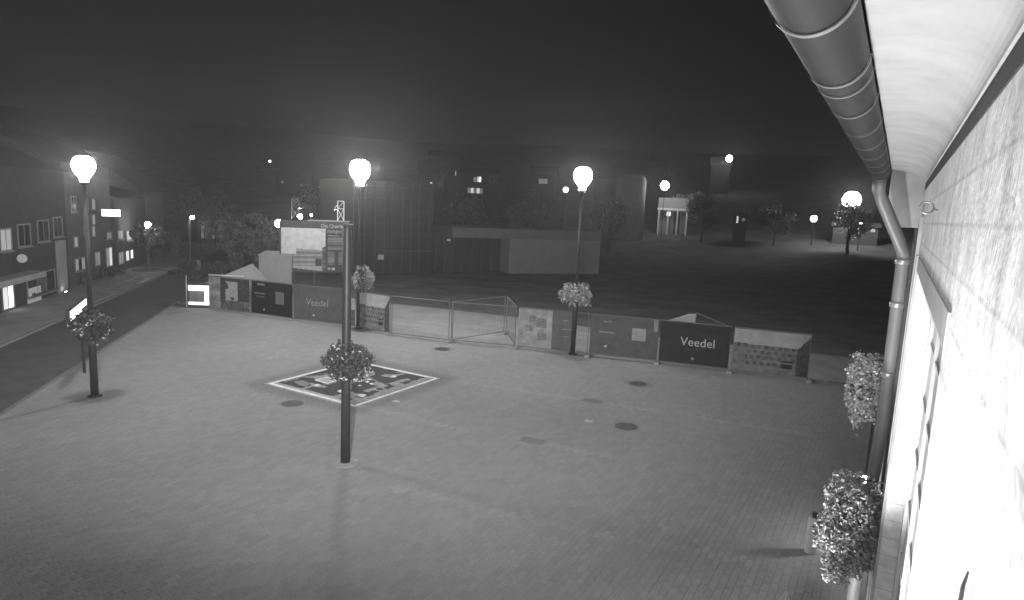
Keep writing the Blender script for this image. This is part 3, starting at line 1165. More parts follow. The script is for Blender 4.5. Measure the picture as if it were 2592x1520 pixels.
# ------------------------------------------------------------------ buildings
def building(name, lab, cat, origin, rz, w, d, h, m, roof=None, rm=None, group=None, gable=False):
    t = thing(name, lab, cat, origin, rz, group)
    MB().box(0, w, 0, d, -1.2, h).build('wall', m, t)
    if roof:
        rb = MB()
        e = 0.35
        if gable:       # ridge runs back from the front
            rb.v = [(-e, -e, h), (w + e, -e, h), (w / 2, -e, h + roof), (-e, d + e, h), (w + e, d + e, h), (w / 2, d + e, h + roof)]
            rb.f = [(0, 1, 2), (4, 3, 5), (0, 2, 5, 3), (1, 4, 5, 2), (0, 3, 4, 1)]
            for q in range(6):
                x, y, z = rb.v[q]
                rb.v[q] = (x, y, z + 0.003)
        else:
            rb.v = [(-e, -e, h + .003), (w + e, -e, h + .003), (w + e, d + e, h + .003), (-e, d + e, h + .003), (-e, d / 2, h + roof), (w + e, d / 2, h + roof)]
            rb.f = [(0, 1, 5, 4), (2, 3, 4, 5), (0, 4, 3), (1, 2, 5), (0, 3, 2, 1)]
        rb.build('roof', rm or M_roof, t)
        if gable:
            MB().poly([(0, -0.0, h), (w, -0.0, h), (w / 2, -0.0, h + roof * w / (w + 2 * e))]).build('gable', m, t)
    return t


def window(t, x0, x1, z0, z1, pane=None, bars=1, frame=None, y=0.0, sill=True):
    f = frame or M_frame
    g = MB()
    e = 0.07
    g.box(x0 - e, x1 + e, y - 0.05, y, z1, z1 + e).box(x0 - e, x1 + e, y - 0.05, y, z0 - e, z0).box(x0 - e, x0, y - 0.05, y, z0, z1).box(x1, x1 + e, y - 0.05, y, z0, z1)
    wd = g.build('window', f, t)
    n = max(1, bars)
    for k in range(n):
        a = x0 + (x1 - x0) * k / n
        b_ = x0 + (x1 - x0) * (k + 1) / n
        p = pane[k % len(pane)] if isinstance(pane, (list, tuple)) else (pane or M_glassdark)
        MB().box(a + 0.02, b_ - 0.02, y - 0.02, y - 0.004, z0 + 0.01, z1 - 0.01).build('pane', p, wd)
        if k:
            MB().box(a - 0.018, a + 0.018, y - 0.04, y - 0.003, z0, z1).build('glazing_bar', f, wd)
    if sill:
        MB().box(x0 - 0.1, x1 + 0.1, y - 0.14, y - 0.001, z0 - e - 0.06, z0 - e - 0.002).build('sill', f, wd)
    return wd


def onf(origin, rz, px, py, y=0.0):
    """local x and z where a pixel's ray meets a facade"""
    n = Vector((-sin(rz), cos(rz), 0))
    d = ray(px, py)
    o = Vector((origin[0], origin[1], 0))
    s = (o.dot(n) + y) / d.dot(n)
    p = d * s
    return (p - o).dot(Vector((cos(rz), sin(rz), 0))), CAM_H + p.z


def pxwin(t, O, rz, box, **kw):
    xm, ym = (box[0] + box[2]) / 2, (box[1] + box[3]) / 2
    x0 = onf(O, rz, box[0], ym)[0]
    x1 = onf(O, rz, box[2], ym)[0]
    z1 = onf(O, rz, xm, box[1])[1]
    z0 = onf(O, rz, xm, box[3])[1]
    return window(t, min(x0, x1), max(x0, x1), z0, z1, **kw)


M_roof = mat('roof_tiles', 0.09, rough=0.9, var=0.3, scale=6)
M_render_d = mat('dark_render', 0.045, rough=0.9, var=0.2, scale=1.5, bump=0.2)
M_render_m = mat('grey_render', 0.09, rough=0.9, var=0.2, scale=1.5, bump=0.2)
M_render_l = mat('pale_render', 0.3, rough=0.9, var=0.15, scale=1.5, bump=0.2)
W_dim = glow('dim_window', 0.10)
W_mid = glow('lit_window', 0.6)
W_hot = glow('bright_window', 1.6)
W_faint = glow('faint_window', 0.04)

RZ = radians(135)
# shop at far left
O = UV(28, FACADE)
tA = building('shop_building', 'dark two storey shop building with a lit shop door at far left', 'building', O, RZ, 20.2, 9, 7.6, M_render_d, 1.9)
pxwin(tA, O, RZ, (0, 582, 27, 634), pane=[W_dim], bars=2)
pxwin(tA, O, RZ, (45, 570, 75, 622), pane=[M_glassdark], bars=2)
pxwin(tA, O, RZ, (95, 560, 122, 610), pane=[M_glassdark], bars=2)
pxwin(tA, O, RZ, (135, 552, 156, 598), pane=[M_glassdark], bars=2)
pxwin(tA, O, RZ, (5, 712, 33, 782), pane=[W_mid, W_hot], bars=2, sill=False)
pxwin(tA, O, RZ, (68, 692, 138, 742), pane=[M_glassdark, mat('shop_display', 0.10, var=0.6, scale=3), M_glassdark], bars=3)
x0, z0 = onf(O, RZ, 0, 712)
x1, z1 = onf(O, RZ, 72, 695)
MB().box(x0 - 3, x1, -0.9, -0.001, z1 - 0.10, z1 + 0.22).build('canopy', M_render_l, tA)
x0, z0 = onf(O, RZ, 80, 742)
x1, z1 = onf(O, RZ, 143, 735)
MB().box(x0, x1, -0.12, -0.16 + 0.155, 0.30, 0.44).build('ledge', M_render_m, tA)
x0, z0 = onf(O, RZ, 144, 700)
x1, z1 = onf(O, RZ, 163, 672)
MB().box(x0, x1, -0.15, -0.001, 0.0, 3.3).build('pilaster', M_render_l, tA)
MB().box(x0 + 0.1, x0 + 0.45, -0.42, -0.28, 0.001, 0.10).build('uplight', M_darkmetal, tA)
MB().quad((x0 + 0.14, -0.40, 0.102), (x0 + 0.41, -0.40, 0.102), (x0 + 0.41, -0.30, 0.102), (x0 + 0.14, -0.30, 0.102)).build('uplight_lens', glow('uplight_glow', 26.0), tA)
# round projecting sign
x0, z0 = onf(O, RZ, 57, 655, -0.5)
p = O + Vector((cos(RZ), sin(RZ), 0)) * x0
rs = thing('round_sign', 'pale round projecting sign above the lit shop canopy', 'sign', (p.x, p.y, 0), RZ)
b = MB()
seg = 20
for yy in (-0.06, 0.06):
    for i in range(seg):
        a = 2 * pi * i / seg
        b.v.append((yy, -0.48 + 0.23 * cos(a), z0 + 0.23 * sin(a)))
b.f = [tuple(range(seg)), tuple(range(2 * seg - 1, seg - 1, -1))] + [(i, seg + i, seg + (i + 1) % seg, (i + 1) % seg) for i in range(seg)]
b.build('disc', mat('sign_white', 0.8), rs)
MB().box(-0.02, 0.02, -0.27, 0.0, z0 - 0.03, z0 + 0.03).build('bracket', M_darkmetal, rs)
# pale box by the shop window
p = G(66, 770)
t = thing('planter_box', 'pale white box planter standing before the dark shop window', 'planter', p, RZ)
MB().box(0, 1.75, -0.1, 0.35, 0.0, 0.85).build('box', M_white, t)
MB().box(0.55, 0.95, -0.112, -0.101, 0.42, 0.52).build('badge', M_darkmetal, t)
MB().box(0.05, 1.7, -0.05, 0.3, 0.851, 0.87).build('soil', M_bark, t)

# second building with bay windows
O2 = UV(48.9, FACADE + 0.4)
tB = building('terraced_house', 'grey terraced house with tall bay windows behind the left lamp post', 'building', O2, RZ, 9.0, 9, 8.2, M_render_m, 2.2)
for bx_ in ((212, 505, 221, 530), (212, 541, 220, 565), (212, 572, 220, 595), (232, 505, 239, 530), (233, 545, 239, 568), (233, 574, 239, 598)):
    pxwin(tB, O2, RZ, bx_, pane=[W_faint if bx_[1] < 540 else W_dim], sill=False)
pxwin(tB, O2, RZ, (190, 655, 214, 684), pane=[W_dim, M_glassdark, W_dim], bars=3)
pxwin(tB, O2, RZ, (187, 602, 196, 625), pane=[W_dim], sill=False)
pxwin(tB, O2, RZ, (180, 500, 192, 535), pane=[M_glassdark], bars=2)
# third house with lit doorway
O3 = UV(58.2, FACADE + 0.2)
tC = building('gabled_house', 'gabled house with a lit doorway beyond the bright box sign', 'building', O3, RZ, 8.4, 10, 5.9, M_render_d, 1.7, gable=False)
pxwin(tC, O3, RZ, (268, 628, 283, 674), pane=[W_dim, W_mid], bars=2, sill=False)
pxwin(tC, O3, RZ, (270, 590, 281, 604), pane=[W_faint], bars=2)
pxwin(tC, O3, RZ, (298, 586, 310, 606), pane=[W_faint], bars=2)
pxwin(tC, O3, RZ, (320, 586, 332, 608), pane=[W_faint], bars=1)
pxwin(tC, O3, RZ, (300, 640, 312, 668), pane=[W_dim, W_faint], bars=2, sill=False)
pxwin(tC, O3, RZ, (318, 636, 326, 660), pane=[W_mid], bars=1, sill=False)
pxwin(tC, O3, RZ, (330, 634, 336, 654), pane=[W_hot], bars=1, sill=False)
pxwin(tB, O2, RZ, (240, 640, 252, 672), pane=[W_faint, W_dim], bars=2, sill=False)
# gable end house facing the plaza, farther up the street
O4 = UV(70, FACADE + 6.5)
tD = building('gable_end_house', 'dim house with a steep gable end farther up the street', 'building', UV(69, FACADE + 9.9), radians(45), 8.5, 9, 6.5, M_render_m, 3.5, gable=True)
for k, (xx, zz) in enumerate(((1.4, 4.3), (3.7, 4.3), (6.0, 4.3), (1.4, 1.5), (6.0, 1.5), (3.8, 7.3))):
    window(tD, xx, xx + 1.0, zz, zz + 1.3, pane=[W_faint if k == 1 else M_glassdark], bars=2)
# bright box sign on the second house
x0, z0 = onf(O2, RZ, 268, 540, -1.2)
p = O2 + Vector((cos(RZ), sin(RZ), 0)) * x0 + Vector((sin(RZ), -cos(RZ), 0)) * 1.2
sd_ = math.hypot(p.x, p.y)
p = D(256, 540, sd_)
p2 = D(306, 540, sd_)
v2 = p2 - p
t = thing('box_sign', 'bright lit box sign projecting from the house over the street', 'sign', (p.x, p.y, 0), atan2(v2.y, v2.x))
sl = math.hypot(v2.x, v2.y)
zs0, zs1 = D(281, 549, sd_).z, D(281, 530, sd_).z
MB().box(0, sl, 0, 0.25, zs0, zs1).build('case', M_darkmetal, t)
MB().box(0.03, sl - 0.03, -0.02, -0.001, zs0 + 0.03, zs1 - 0.03).build('lit_face', glow('box_sign_face', 3.0), t)
MB().tube([(sl * 0.5, 0.12, zs0 - 0.001), (sl * 0.5, 0.12, zs0 - 0.12)], 0.05, 8).build('hook', M_darkmetal, t)
MB().box(-1.3, -0.001, 0.08, 0.16, (zs0 + zs1) / 2 - 0.04, (zs0 + zs1) / 2 + 0.04).build('bracket', M_darkmetal, t)


# street lamps up the road and on the hill: round lit head on a tapered pole
def street_lamp(lab, px, py, dist, r, strength, group, arm=0.0, ground=None, polew=0.06):
    p = D(px, py, dist)
    gz = hill(p.x, p.y) if ground is None else ground
    t = thing('street_lamp', lab, 'street lamp', (p.x, p.y, gz), 0, group)
    z = p.z - gz
    MB().lathe([(polew * 1.5, -0.2), (polew * 1.3, 0.8), (polew, 1.0), (polew * 0.8, z - r * 1.25)], (arm, 0, 0), 10).build('post', M_pole, t)
    if arm:
        MB().tube([(arm, 0, z - r * 1.3), (arm * 0.5, 0, z + r * 0.2), (0, 0, z + r * 1.15)], 0.035, 6).build('arm', M_pole, t)
    else:
        MB().lathe([(polew * 0.9, -r * 1.24), (r * 0.5, -r * 1.0)], (0, 0, z), 10).build('neck', M_darkmetal, t)
    g = MB().lathe([(r * 0.45, -r * 0.98), (r * 0.9, -r * 0.45), (r, 0.05 * r), (r * 0.8, r * 0.6), (r * 0.4, r * 0.95)], (0, 0, z), 14)
    g.build('globe', glow('globe_%d' % int(strength), strength), t, True)
    return t


street_lamp('street lamp with bright head over the small lit tree up the street', 373, 570, 63, 0.26, 90, 'street lamps up the road')
street_lamp('street lamp on a thick pole at the right kerb up the street', 487, 551, 63, 0.16, 110, 'street lamps up the road', arm=-0.45, polew=0.14)
street_lamp('farthest small street lamp high above the end of the street', 551, 537, 96, 0.15, 60, 'street lamps up the road')
street_lamp('lower far street lamp with wide dim head at the end of the street', 544, 556, 90, 0.16, 25, 'street lamps up the road')
street_lamp('street lamp just left of the billboard top corner', 706, 566, 55, 0.30, 120, 'street lamps round the site', ground=0)
street_lamp('street lamp seen above the billboard beside the dim lattice', 759, 549, 66, 0.24, 70, 'street lamps round the site', ground=0)
street_lamp('tiny street lamp above the billboard between the lattices', 788, 545, 90, 0.13, 60, 'street lamps round the site', ground=0)
street_lamp('small street lamp close left of the right plaza lantern', 1432, 481, 110, 0.40, 22, 'lamps on the hillside')
street_lamp('bright street lamp above the lit house with pillars', 1683, 470, 114, 0.72, 60, 'lamps on the hillside')
street_lamp('highest street lamp on the hillside at right', 1846, 402, 185, 0.85, 45, 'lamps on the hillside')
street_lamp('bright lamp among lit branches near the gutter', 2156, 507, 112, 1.3, 60, 'lamps on the hillside')
street_lamp('small lamp left of the lit branches near the gutter', 2060, 554, 115, 0.50, 20, 'lamps on the hillside')
street_lamp('tiny lamp beside the pale hut under the lit branches', 2178, 566, 113, 0.22, 30, 'lamps on the hillside')
street_lamp('tiny lamp on the right edge of the rounded pale building', 1620, 508, 112, 0.16, 20, 'lamps on the hillside')
street_lamp('tiny high lamp on the hillside left of the middle lantern', 683, 409, 190, 0.22, 25, 'lamps on the hillside')

M_scaf = mat('dull_scaffold_tube', 0.08, rough=0.7)
# steel frame hall behind the site
O5 = G(893, 694)
Pb = G(1092, 690)
rz5 = atan2(Pb.y - O5.y, Pb.x - O5.x)
L5 = (Pb - O5).length
h5 = height_at(O5, 930, 455)
t5 = building('sheeted_hall', 'tall dark hall wrapped in scaffold tubes behind the middle lamp post', 'building', O5, rz5, L5, 10, h5, mat('dark_sheeting', 0.03, rough=0.85, var=0.25, scale=0.8, stretch=(1, 1, 0.3)))
for px in (893, 921, 947, 971, 988, 1016, 1037, 1058, 1081):
    x = onf(O5, rz5, px, 640)[0]
    MB().tube([(x, -0.12, 0), (x, -0.12, h5 - random.uniform(0.0, 0.5))], 0.04, 6).build('scaffold_post', M_scaf, t5)
for py in (636,):
    z = onf(O5, rz5, 990, py)[1]
    MB().tube([(onf(O5, rz5, 966, 640)[0], -0.21, z), (L5, -0.21, z)], 0.035, 6).build('scaffold_rail', M_scaf, t5)
for k in range(5):
    z = h5 * (0.42 + 0.13 * k)
    MB().tube([(0, -0.205, z), (L5, -0.205, z)], 0.025, 6).build('scaffold_rail', M_darkmetal, t5)
MB().box(onf(O5, rz5, 954, 660)[0], onf(O5, rz5, 968, 660)[0], -0.30, -0.26, 1.3, 1.75).build('notice', mat('notice_board', 0.5), t5)

# low garage building with a pale fascia
O6 = G(1092, 689)
Pb = G(1515, 690)
rz6 = atan2(Pb.y - O6.y, Pb.x - O6.x)
L6 = (Pb - O6).length
h6 = height_at(O6, 1150, 577)
xd0 = 0.0
xd1 = onf(O6, rz6, 1289, 650)[0]
t6 = thing('garage_building', 'low flat roofed building with a dark open bay and pale end wall', 'building', O6, rz6)
hl = height_at((O6 + Pb) / 2, 1300, 605)
M_g = mat('garage_render', 0.22, rough=0.9, var=0.12, scale=1.0)
MB().box(xd1, L6, 0, 8, -0.3, hl).build('end_wall', M_g, t6)
MB().box(onf(O6, rz6, 1145, 600)[0], L6 + 0.02, -0.15, 8, hl + 0.002, h6).build('fascia', mat('garage_fascia', 0.15, rough=0.9), t6)
MB().box(0, xd1 - 0.01, 2.6, 8, -0.3, hl).build('back_wall', M_render_d, t6)
for px in (1102, 1125, 1147, 1170, 1195, 1219, 1243, 1266):
    x = onf(O6, rz6, px, 650)[0]
    MB().box(x - 0.04, x + 0.04, 0.0, 0.08, -0.3, hl - 0.01).build('bay_post', M_scaf, t6)
MB().box(onf(O6, rz6, 1131, 603)[0], onf(O6, rz6, 1139, 603)[0], -0.2, -0.002, hl - 0.35, hl - 0.15).build('wall_light', mat('wall_light', 0.7), t6)

# rounded pale tower beyond
p = D(1585, 560, 112)
t = thing('rounded_tower', 'pale tower block with a rounded corner right of the right lantern', 'building', (p.x, p.y, 0))
rt = 2.9
zt = D(1585, 441, 112).z
sh = []
MB().lathe([(rt, -1), (rt, zt - 1.2), (rt * 0.94, zt - 0.5), (rt * 0.7, zt)], seg=28).build('drum', M_render_l, t, True)
e1, e2 = D(1505, 560, 112), D(1580, 560, 112)
ang = atan2(e2.y - e1.y, e2.x - e1.x)
w = MB().box(-5.6, -0.5, -2.0, 2.5, -1, zt - 0.9).build('wing', M_render_m, t)
w.rotation_euler = (0, 0, ang)


# houses on the hillside with windows
def hill_house(lab, px0, px1, py_top, dist, depth, m, wins, roof=1.8):
    a, b = D(px0, py_top, dist), D(px1, py_top, dist)
    rz = atan2(b.y - a.y, b.x - a.x)
    gz = min(hill(a.x, a.y), hill(b.x, b.y)) - 0.5
    t = building('hill_house', lab, 'house', (a.x, a.y, gz), rz, math.hypot(b.x - a.x, b.y - a.y), depth, a.z - gz, m, roof, group='houses on the hillside')
    for bx, pane, bars in wins:
        x0, x1 = onf(a, rz, bx[0], bx[1])[0], onf(a, rz, bx[2], bx[1])[0]
        z1, z0 = onf(a, rz, bx[0], bx[1])[1] - gz, onf(a, rz, bx[0], bx[3])[1] - gz
        window(t, x0, x1, z0, z1, pane=pane, bars=bars, sill=False)
    return t


hill_house('dark house with one bright narrow window above the scaffold hall', 1060, 1130, 430, 120, 8, M_render_d, [((1089, 462, 1094, 473), [W_hot], 1), ((1112, 462, 1118, 473), [M_glassdark], 1), ((1068, 462, 1074, 473), [M_glassdark], 1)])
hill_house('house with a bright double window over a lit balcony', 1168, 1262, 438, 135, 8, M_render_d, [((1199, 449, 1207, 461), [W_dim], 1), ((1208, 448, 1218, 461), [W_mid, W_hot], 2), ((1184, 476, 1222, 489), [W_dim, W_mid, W_faint, W_mid, W_dim], 5), ((1240, 449, 1250, 461), [M_glassdark], 2)])
hill_house('house with a faint double window left of the right lantern', 1345, 1410, 440, 130, 8, M_render_d, [((1364, 453, 1386, 465), [W_dim, W_dim], 2), ((1350, 470, 1356, 480), [M_glassdark], 1)])
hill_house('high house with one slim lit window left of centre', 1085, 1168, 395, 175, 9, M_render_d, [((1152, 434, 1155, 445), [W_mid], 1), ((1096, 412, 1101, 416), [W_mid], 1)])
hill_house('dim house with a pale gable left of the middle lantern', 700, 790, 425, 150, 9, M_render_m, [((712, 458, 717, 464), [W_dim], 1), ((750, 440, 756, 452), [M_glassdark], 1)], 3.0)
hill_house('small hut with a pale lit corner on the slope at right', 1858, 1892, 546, 110, 3, M_render_m, [((1865, 548, 1870, 565), [W_mid], 1), ((1878, 553, 1886, 560), [W_dim], 1)], 1.0)
hill_house('pale hut with a bright slit window under the lit branches', 2110, 2225, 572, 118, 4, M_render_m, [((2120, 578, 2132, 588), [M_glassdark], 2), ((2205, 578, 2216, 588), [W_faint], 2), ((2172, 578, 2178, 592), [W_hot], 1), ((2150, 575, 2162, 588), [M_glassdark], 2)], 0.8)
hill_house('house by the highest hillside lamp', 1800, 1850, 418, 190, 6, M_render_d, [((1812, 428, 1818, 436), [M_glassdark], 1)], 2.5)

# lit house with pillars
a, b = D(1668, 500, 118), D(1745, 500, 118)
rz = atan2(b.y - a.y, b.x - a.x)
gz = hill(a.x, a.y)
W = math.hypot(b.x - a.x, b.y - a.y)
t = thing('pillared_house', 'lit white house with pillars below the bright hillside lamp', 'house', (a.x, a.y, gz), rz)
Hh = a.z - gz
MB().box(0, W, 1.5, 6, -0.5, Hh).build('wall', M_render_l, t)
zp = D(1700, 533, 118).z - gz
MB().box(-0.1, W + 0.1, -0.2, 1.49, zp, zp + 0.35).build('porch_roof', M_white, t)
for k in range(4):
    x = 0.1 + k * (W - 0.4) / 3
    MB().box(x, x + 0.25, -0.05, 0.2, -0.5, zp - 0.002).build('pillar', M_white, t)
MB().box(W * 0.3, W * 0.42, 1.42, 1.499, zp - 1.0, zp - 0.3).build('lit_window', W_hot, t)
MB().box(W * 0.55, W * 0.75, 1.44, 1.499, 0, zp - 0.3).build('door', M_darkmetal, t)

# far lit colonnade at the end of the street
a, b = D(508, 600, 94), D(545, 600, 94)
rz = atan2(b.y - a.y, b.x - a.x)
W = math.hypot(b.x - a.x, b.y - a.y)
t = thing('street_end_house', 'far pale house front with bright columns at the end of the street', 'house', (a.x, a.y, 0), rz)
z0, z1 = D(520, 604, 94).z, D(520, 574, 94).z
MB().box(-0.3, W, 0.3, 5, -0.2, z1 + 1.5).build('wall', M_render_m, t)
for k, mm in enumerate((W_dim, W_mid, W_dim, W_faint)):
    x = k * W / 4
    MB().box(x + 0.08, x + W / 4 - 0.08, 0.2, 0.299, z0, z1).build('lit_panel', mm, t)
    MB().box(x - 0.06, x + 0.06, 0.05, 0.29, -0.2, z1 + 0.1).build('column', M_darkmetal, t)

# ------------------------------------------------------------------ trees and shrubs
random.seed(3)
TR = [
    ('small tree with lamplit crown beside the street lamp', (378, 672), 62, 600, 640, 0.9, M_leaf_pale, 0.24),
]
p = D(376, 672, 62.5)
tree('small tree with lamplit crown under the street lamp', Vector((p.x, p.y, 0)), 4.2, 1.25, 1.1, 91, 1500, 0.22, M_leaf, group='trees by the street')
for lab, px, dist, top, rx, sd_, lm in (
        ('broad dark tree left of the billboard', 610, 66, 545, 3.3, 101, M_treeleaf), ('dark tree behind the kiosk at the street end', 575, 80, 530, 2.8, 102, M_treeleaf),
        ('dark tree hiding the left edge of the billboard', 668, 62, 575, 1.9, 103, M_treeleaf), 
        ('dark tree right of the street lamp with thick pole', 432, 78, 590, 1.9, 105, M_treeleaf),
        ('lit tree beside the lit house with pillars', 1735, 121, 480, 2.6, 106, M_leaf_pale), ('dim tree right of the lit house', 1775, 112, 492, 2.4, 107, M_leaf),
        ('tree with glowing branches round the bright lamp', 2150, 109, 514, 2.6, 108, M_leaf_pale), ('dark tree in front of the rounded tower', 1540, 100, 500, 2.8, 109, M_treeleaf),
        ('dark tree behind the low garage at its left end', 1180, 90, 500, 3.4, 110, M_treeleaf), ('dark tree behind the low garage near its pale wall', 1330, 95, 495, 3.8, 111, M_treeleaf),
        ('dark tree on the slope left of the pale hut', 1960, 112, 520, 3.2, 112, M_treeleaf), ('tall dim tree high behind the lit house', 1652, 170, 400, 3.5, 113, M_treeleaf),
        ('dark tree on the skyline above the street', 520, 110, 480, 5.0, 114, M_treeleaf), ('dark tree on the skyline above the billboard', 800, 120, 470, 5.0, 115, M_treeleaf)):
    p = D(px, 600, dist)
    gz = hill(p.x, p.y) if dist > 90 else 0.0
    h = D(px, top, dist).z - gz
    tree(lab, Vector((p.x, p.y, gz)), max(h, 2.5), rx, max(1.0, h * 0.36), sd_, int(1400 + rx * 350), 0.24 + 0.03 * rx, lm, group='trees in the background', trunk_h=0.3)
for lab, px, py, top, rx, sd_, lm in (
        ('low grey shrub bed behind the kiosk', 500, 715, 655, 1.9, 201, M_leaf), ('rounded shrub between the kiosk and tent', 560, 715, 655, 2.2, 202, M_leaf),
        ('dark shrub below the billboard left end', 705, 725, 690, 1.3, 203, M_treeleaf), ('dark hedge plant before the terraced house', 205, 716, 690, 1.6, 204, M_treeleaf),
        ('dark hedge plant before the gabled house', 255, 705, 675, 1.6, 205, M_treeleaf), ('pale shrub at the kerb left of the kiosk', 482, 690, 660, 0.9, 206, M_leaf_pale),
        ('dim hedge at the far side of the street', 420, 650, 608, 2.4, 207, M_treeleaf), ('dark shrub behind the tent', 625, 700, 640, 1.9, 208, M_treeleaf)):
    p = G(px, py)
    h = height_at(p, px, top)
    tree(lab, p, h, rx, h * 0.5, sd_, 1500, 0.16, lm, cat='shrub', group='shrubs round the site', trunk_h=0.1)
# tree pit on the pavement
t = tag(MB().lathe([(1.3, -0.12), (1.3, 0.03), (1.15, 0.06)], seg=24).build('tree_bed', M_bark), 'dark round tree bed on the pavement by the street lamp', 'tree bed')
p = D(376, 672, 62.5)
t.location = (p.x, p.y, 0.005)

# ------------------------------------------------------------------ the building at right
WX = 0.18
M_plaster = mat('old_plaster', 0.60, rough=0.92, var=0.2, scale=2.2, bump=0.3, bscale=34, stretch=(2.6, 2.2, 0.7))
_nt = M_plaster.node_tree
_mul = [n for n in _nt.nodes if n.type == 'MATH'][0]
_n3 = _nt.nodes.new('ShaderNodeTexNoise')          # patches of newer render over the streaks
_n3.inputs['Scale'].default_value = 8.0
_n3.inputs['Detail'].default_value = 7
_nt.links.new([n for n in _nt.nodes if n.type == 'TEX_COORD'][0].outputs['Object'], _n3.inputs['Vector'])
_mr = _nt.nodes.new('ShaderNodeMapRange')
_mr.inputs['From Min'].default_value = 0.35
_mr.inputs['From Max'].default_value = 0.65
_mr.inputs['To Min'].default_value = 0.60
_mr.inputs['To Max'].default_value = 0.84
_nt.links.new(_n3.outputs['Fac'], _mr.inputs['Value'])
# old stone courses showing faintly through the render
_tc = [n for n in _nt.nodes if n.type == 'TEX_COORD'][0]
_sep = _nt.nodes.new('ShaderNodeSeparateXYZ')
_cmb = _nt.nodes.new('ShaderNodeCombineXYZ')
_nt.links.new(_tc.outputs['Object'], _sep.inputs[0])
_nt.links.new(_sep.outputs['Y'], _cmb.inputs['X'])
_nt.links.new(_sep.outputs['Z'], _cmb.inputs['Y'])
_bk = _nt.nodes.new('ShaderNodeTexBrick')
_bk.inputs['Color1'].default_value = (0.92, 0.92, 0.92, 1)
_bk.inputs['Color2'].default_value = (1.06, 1.06, 1.06, 1)
_bk.inputs['Mortar'].default_value = (0.80, 0.80, 0.80, 1)
_bk.inputs['Scale'].default_value = 1.0
_bk.inputs['Brick Width'].default_value = 0.62
_bk.inputs['Row Height'].default_value = 0.17
_bk.inputs['Mortar Size'].default_value = 0.012
_bk.inputs['Mortar Smooth'].default_value = 0.8
_nt.links.new(_cmb.outputs[0], _bk.inputs['Vector'])
_m2 = _nt.nodes.new('ShaderNodeMath')
_m2.operation = 'MULTIPLY'
_nt.links.new(_mr.outputs[0], _m2.inputs[0])
_nt.links.new(_bk.outputs['Color'], _m2.inputs[1])
_nt.links.new(_m2.outputs[0], _mul.inputs[1])
M_soffit = mat('soffit_plaster', 0.37, rough=0.85, var=0.2, scale=3.0, bump=0.25, bscale=5)
M_zinc = mat('zinc', 0.016, rough=0.5, var=0.3, scale=2.5, metal=0.0, spec=0.3)
M_zinc_l = mat('zinc_edge', 0.3, rough=0.35, var=0.1, scale=5, metal=0.5)
bt = thing('corner_house', 'pale plastered house wall at right edge with eaves gutter and downpipe', 'building', (WX, 0, 0))
OY_0, OY_1, OZ_0, OZ_1 = 2.75, 6.7, 2.9, 6.36          # window opening
RX = 0.20                                                    # depth of the reveal
ET = 7.13
wl = MB()
wl.box(0, 0.5, -5, OY_0, 0, ET)
wl.box(0, 0.5, OY_1, 7.98, 0, ET)
wl.box(0, 0.5, OY_0, OY_1, OZ_1, ET)
wl.box(0, 0.5, OY_0, OY_1, 0, OZ_0)
wl.build('wall', M_plaster, bt)
MB().box(0.502, 7, -5, 7.98, 0, ET).build('inner_block', M_render_m, bt)
wl2 = MB().box(0.03, 7, 7.985, 16, 0, 5.0)
wl2.build('low_wing', M_render_m, bt)
# window: frame, casement, glass
wf = MB()
wf.box(RX - 0.06, RX, OY_1 - 0.14, OY_1, OZ_0, OZ_1).box(RX - 0.06, RX, OY_0, OY_1 - 0.14, OZ_1 - 0.10, OZ_1).box(RX - 0.06, RX, OY_0, OY_0 + 0.1, OZ_0, OZ_1 - 0.10)
wf = wf.build('window', M_white, bt)
MB().box(RX - 0.03, RX - 0.01, OY_0 + 0.1, OY_1 - 0.141, OZ_0, OZ_1 - 0.101).build('pane', mat('reflection_grey_glass', 0.36, rough=0.3, var=0.35, scale=4, stretch=(1, 1, 1.2)), wf)  # reflections in the glass are put into the pane's mottled grey
for k in range(1, 7):
    z = OZ_1 - 0.1 - k * 0.48
    MB().box(RX - 0.045, RX - 0.0301, OY_0 + 0.1, OY_1 - 0.141, z - 0.015, z + 0.015).build('glazing_bar', M_white, wf)
for y in (4.9, 5.7):
    MB().box(RX - 0.055, RX - 0.0302, y - 0.03, y + 0.03, OZ_0, OZ_1 - 0.102).build('mullion', M_white, wf)
# trim round the opening
tr_ = MB()
MB().box(-0.025, -0.001, OY_1 + 0.0, OY_1 + 0.22, OZ_0, OZ_1 + 0.16).build('surround', M_soffit, bt)
MB().box(-0.010, -0.001, OY_0 - 0.16, OY_1 - 0.001, OZ_1 + 0.03, OZ_1 + 0.15).build('lintel_trim', M_soffit, bt)
MB().box(-0.03, -0.001, OY_1 + 0.34, OY_1 + 0.50, 0, OZ_1 + 0.5).build('pilaster_strip', M_soffit, bt)
MB().box(-0.018, -0.001, OY_1 + 0.62, OY_1 + 0.72, 0, OZ_1 + 0.3).build('pilaster_strip', M_soffit, bt)
MB().box(-0.05, 0.0 - 0.001, OY_0 - 0.1, OY_1 + 0.1, OZ_0 - 0.1, OZ_0 - 0.001).build('window_sill', M_concrete, bt)
# cable conduit by the pipe
MB().tube([(-0.03, 7.62, 0), (-0.03, 7.62, 6.75)], 0.022, 8).build('conduit', M_darkmetal, bt)
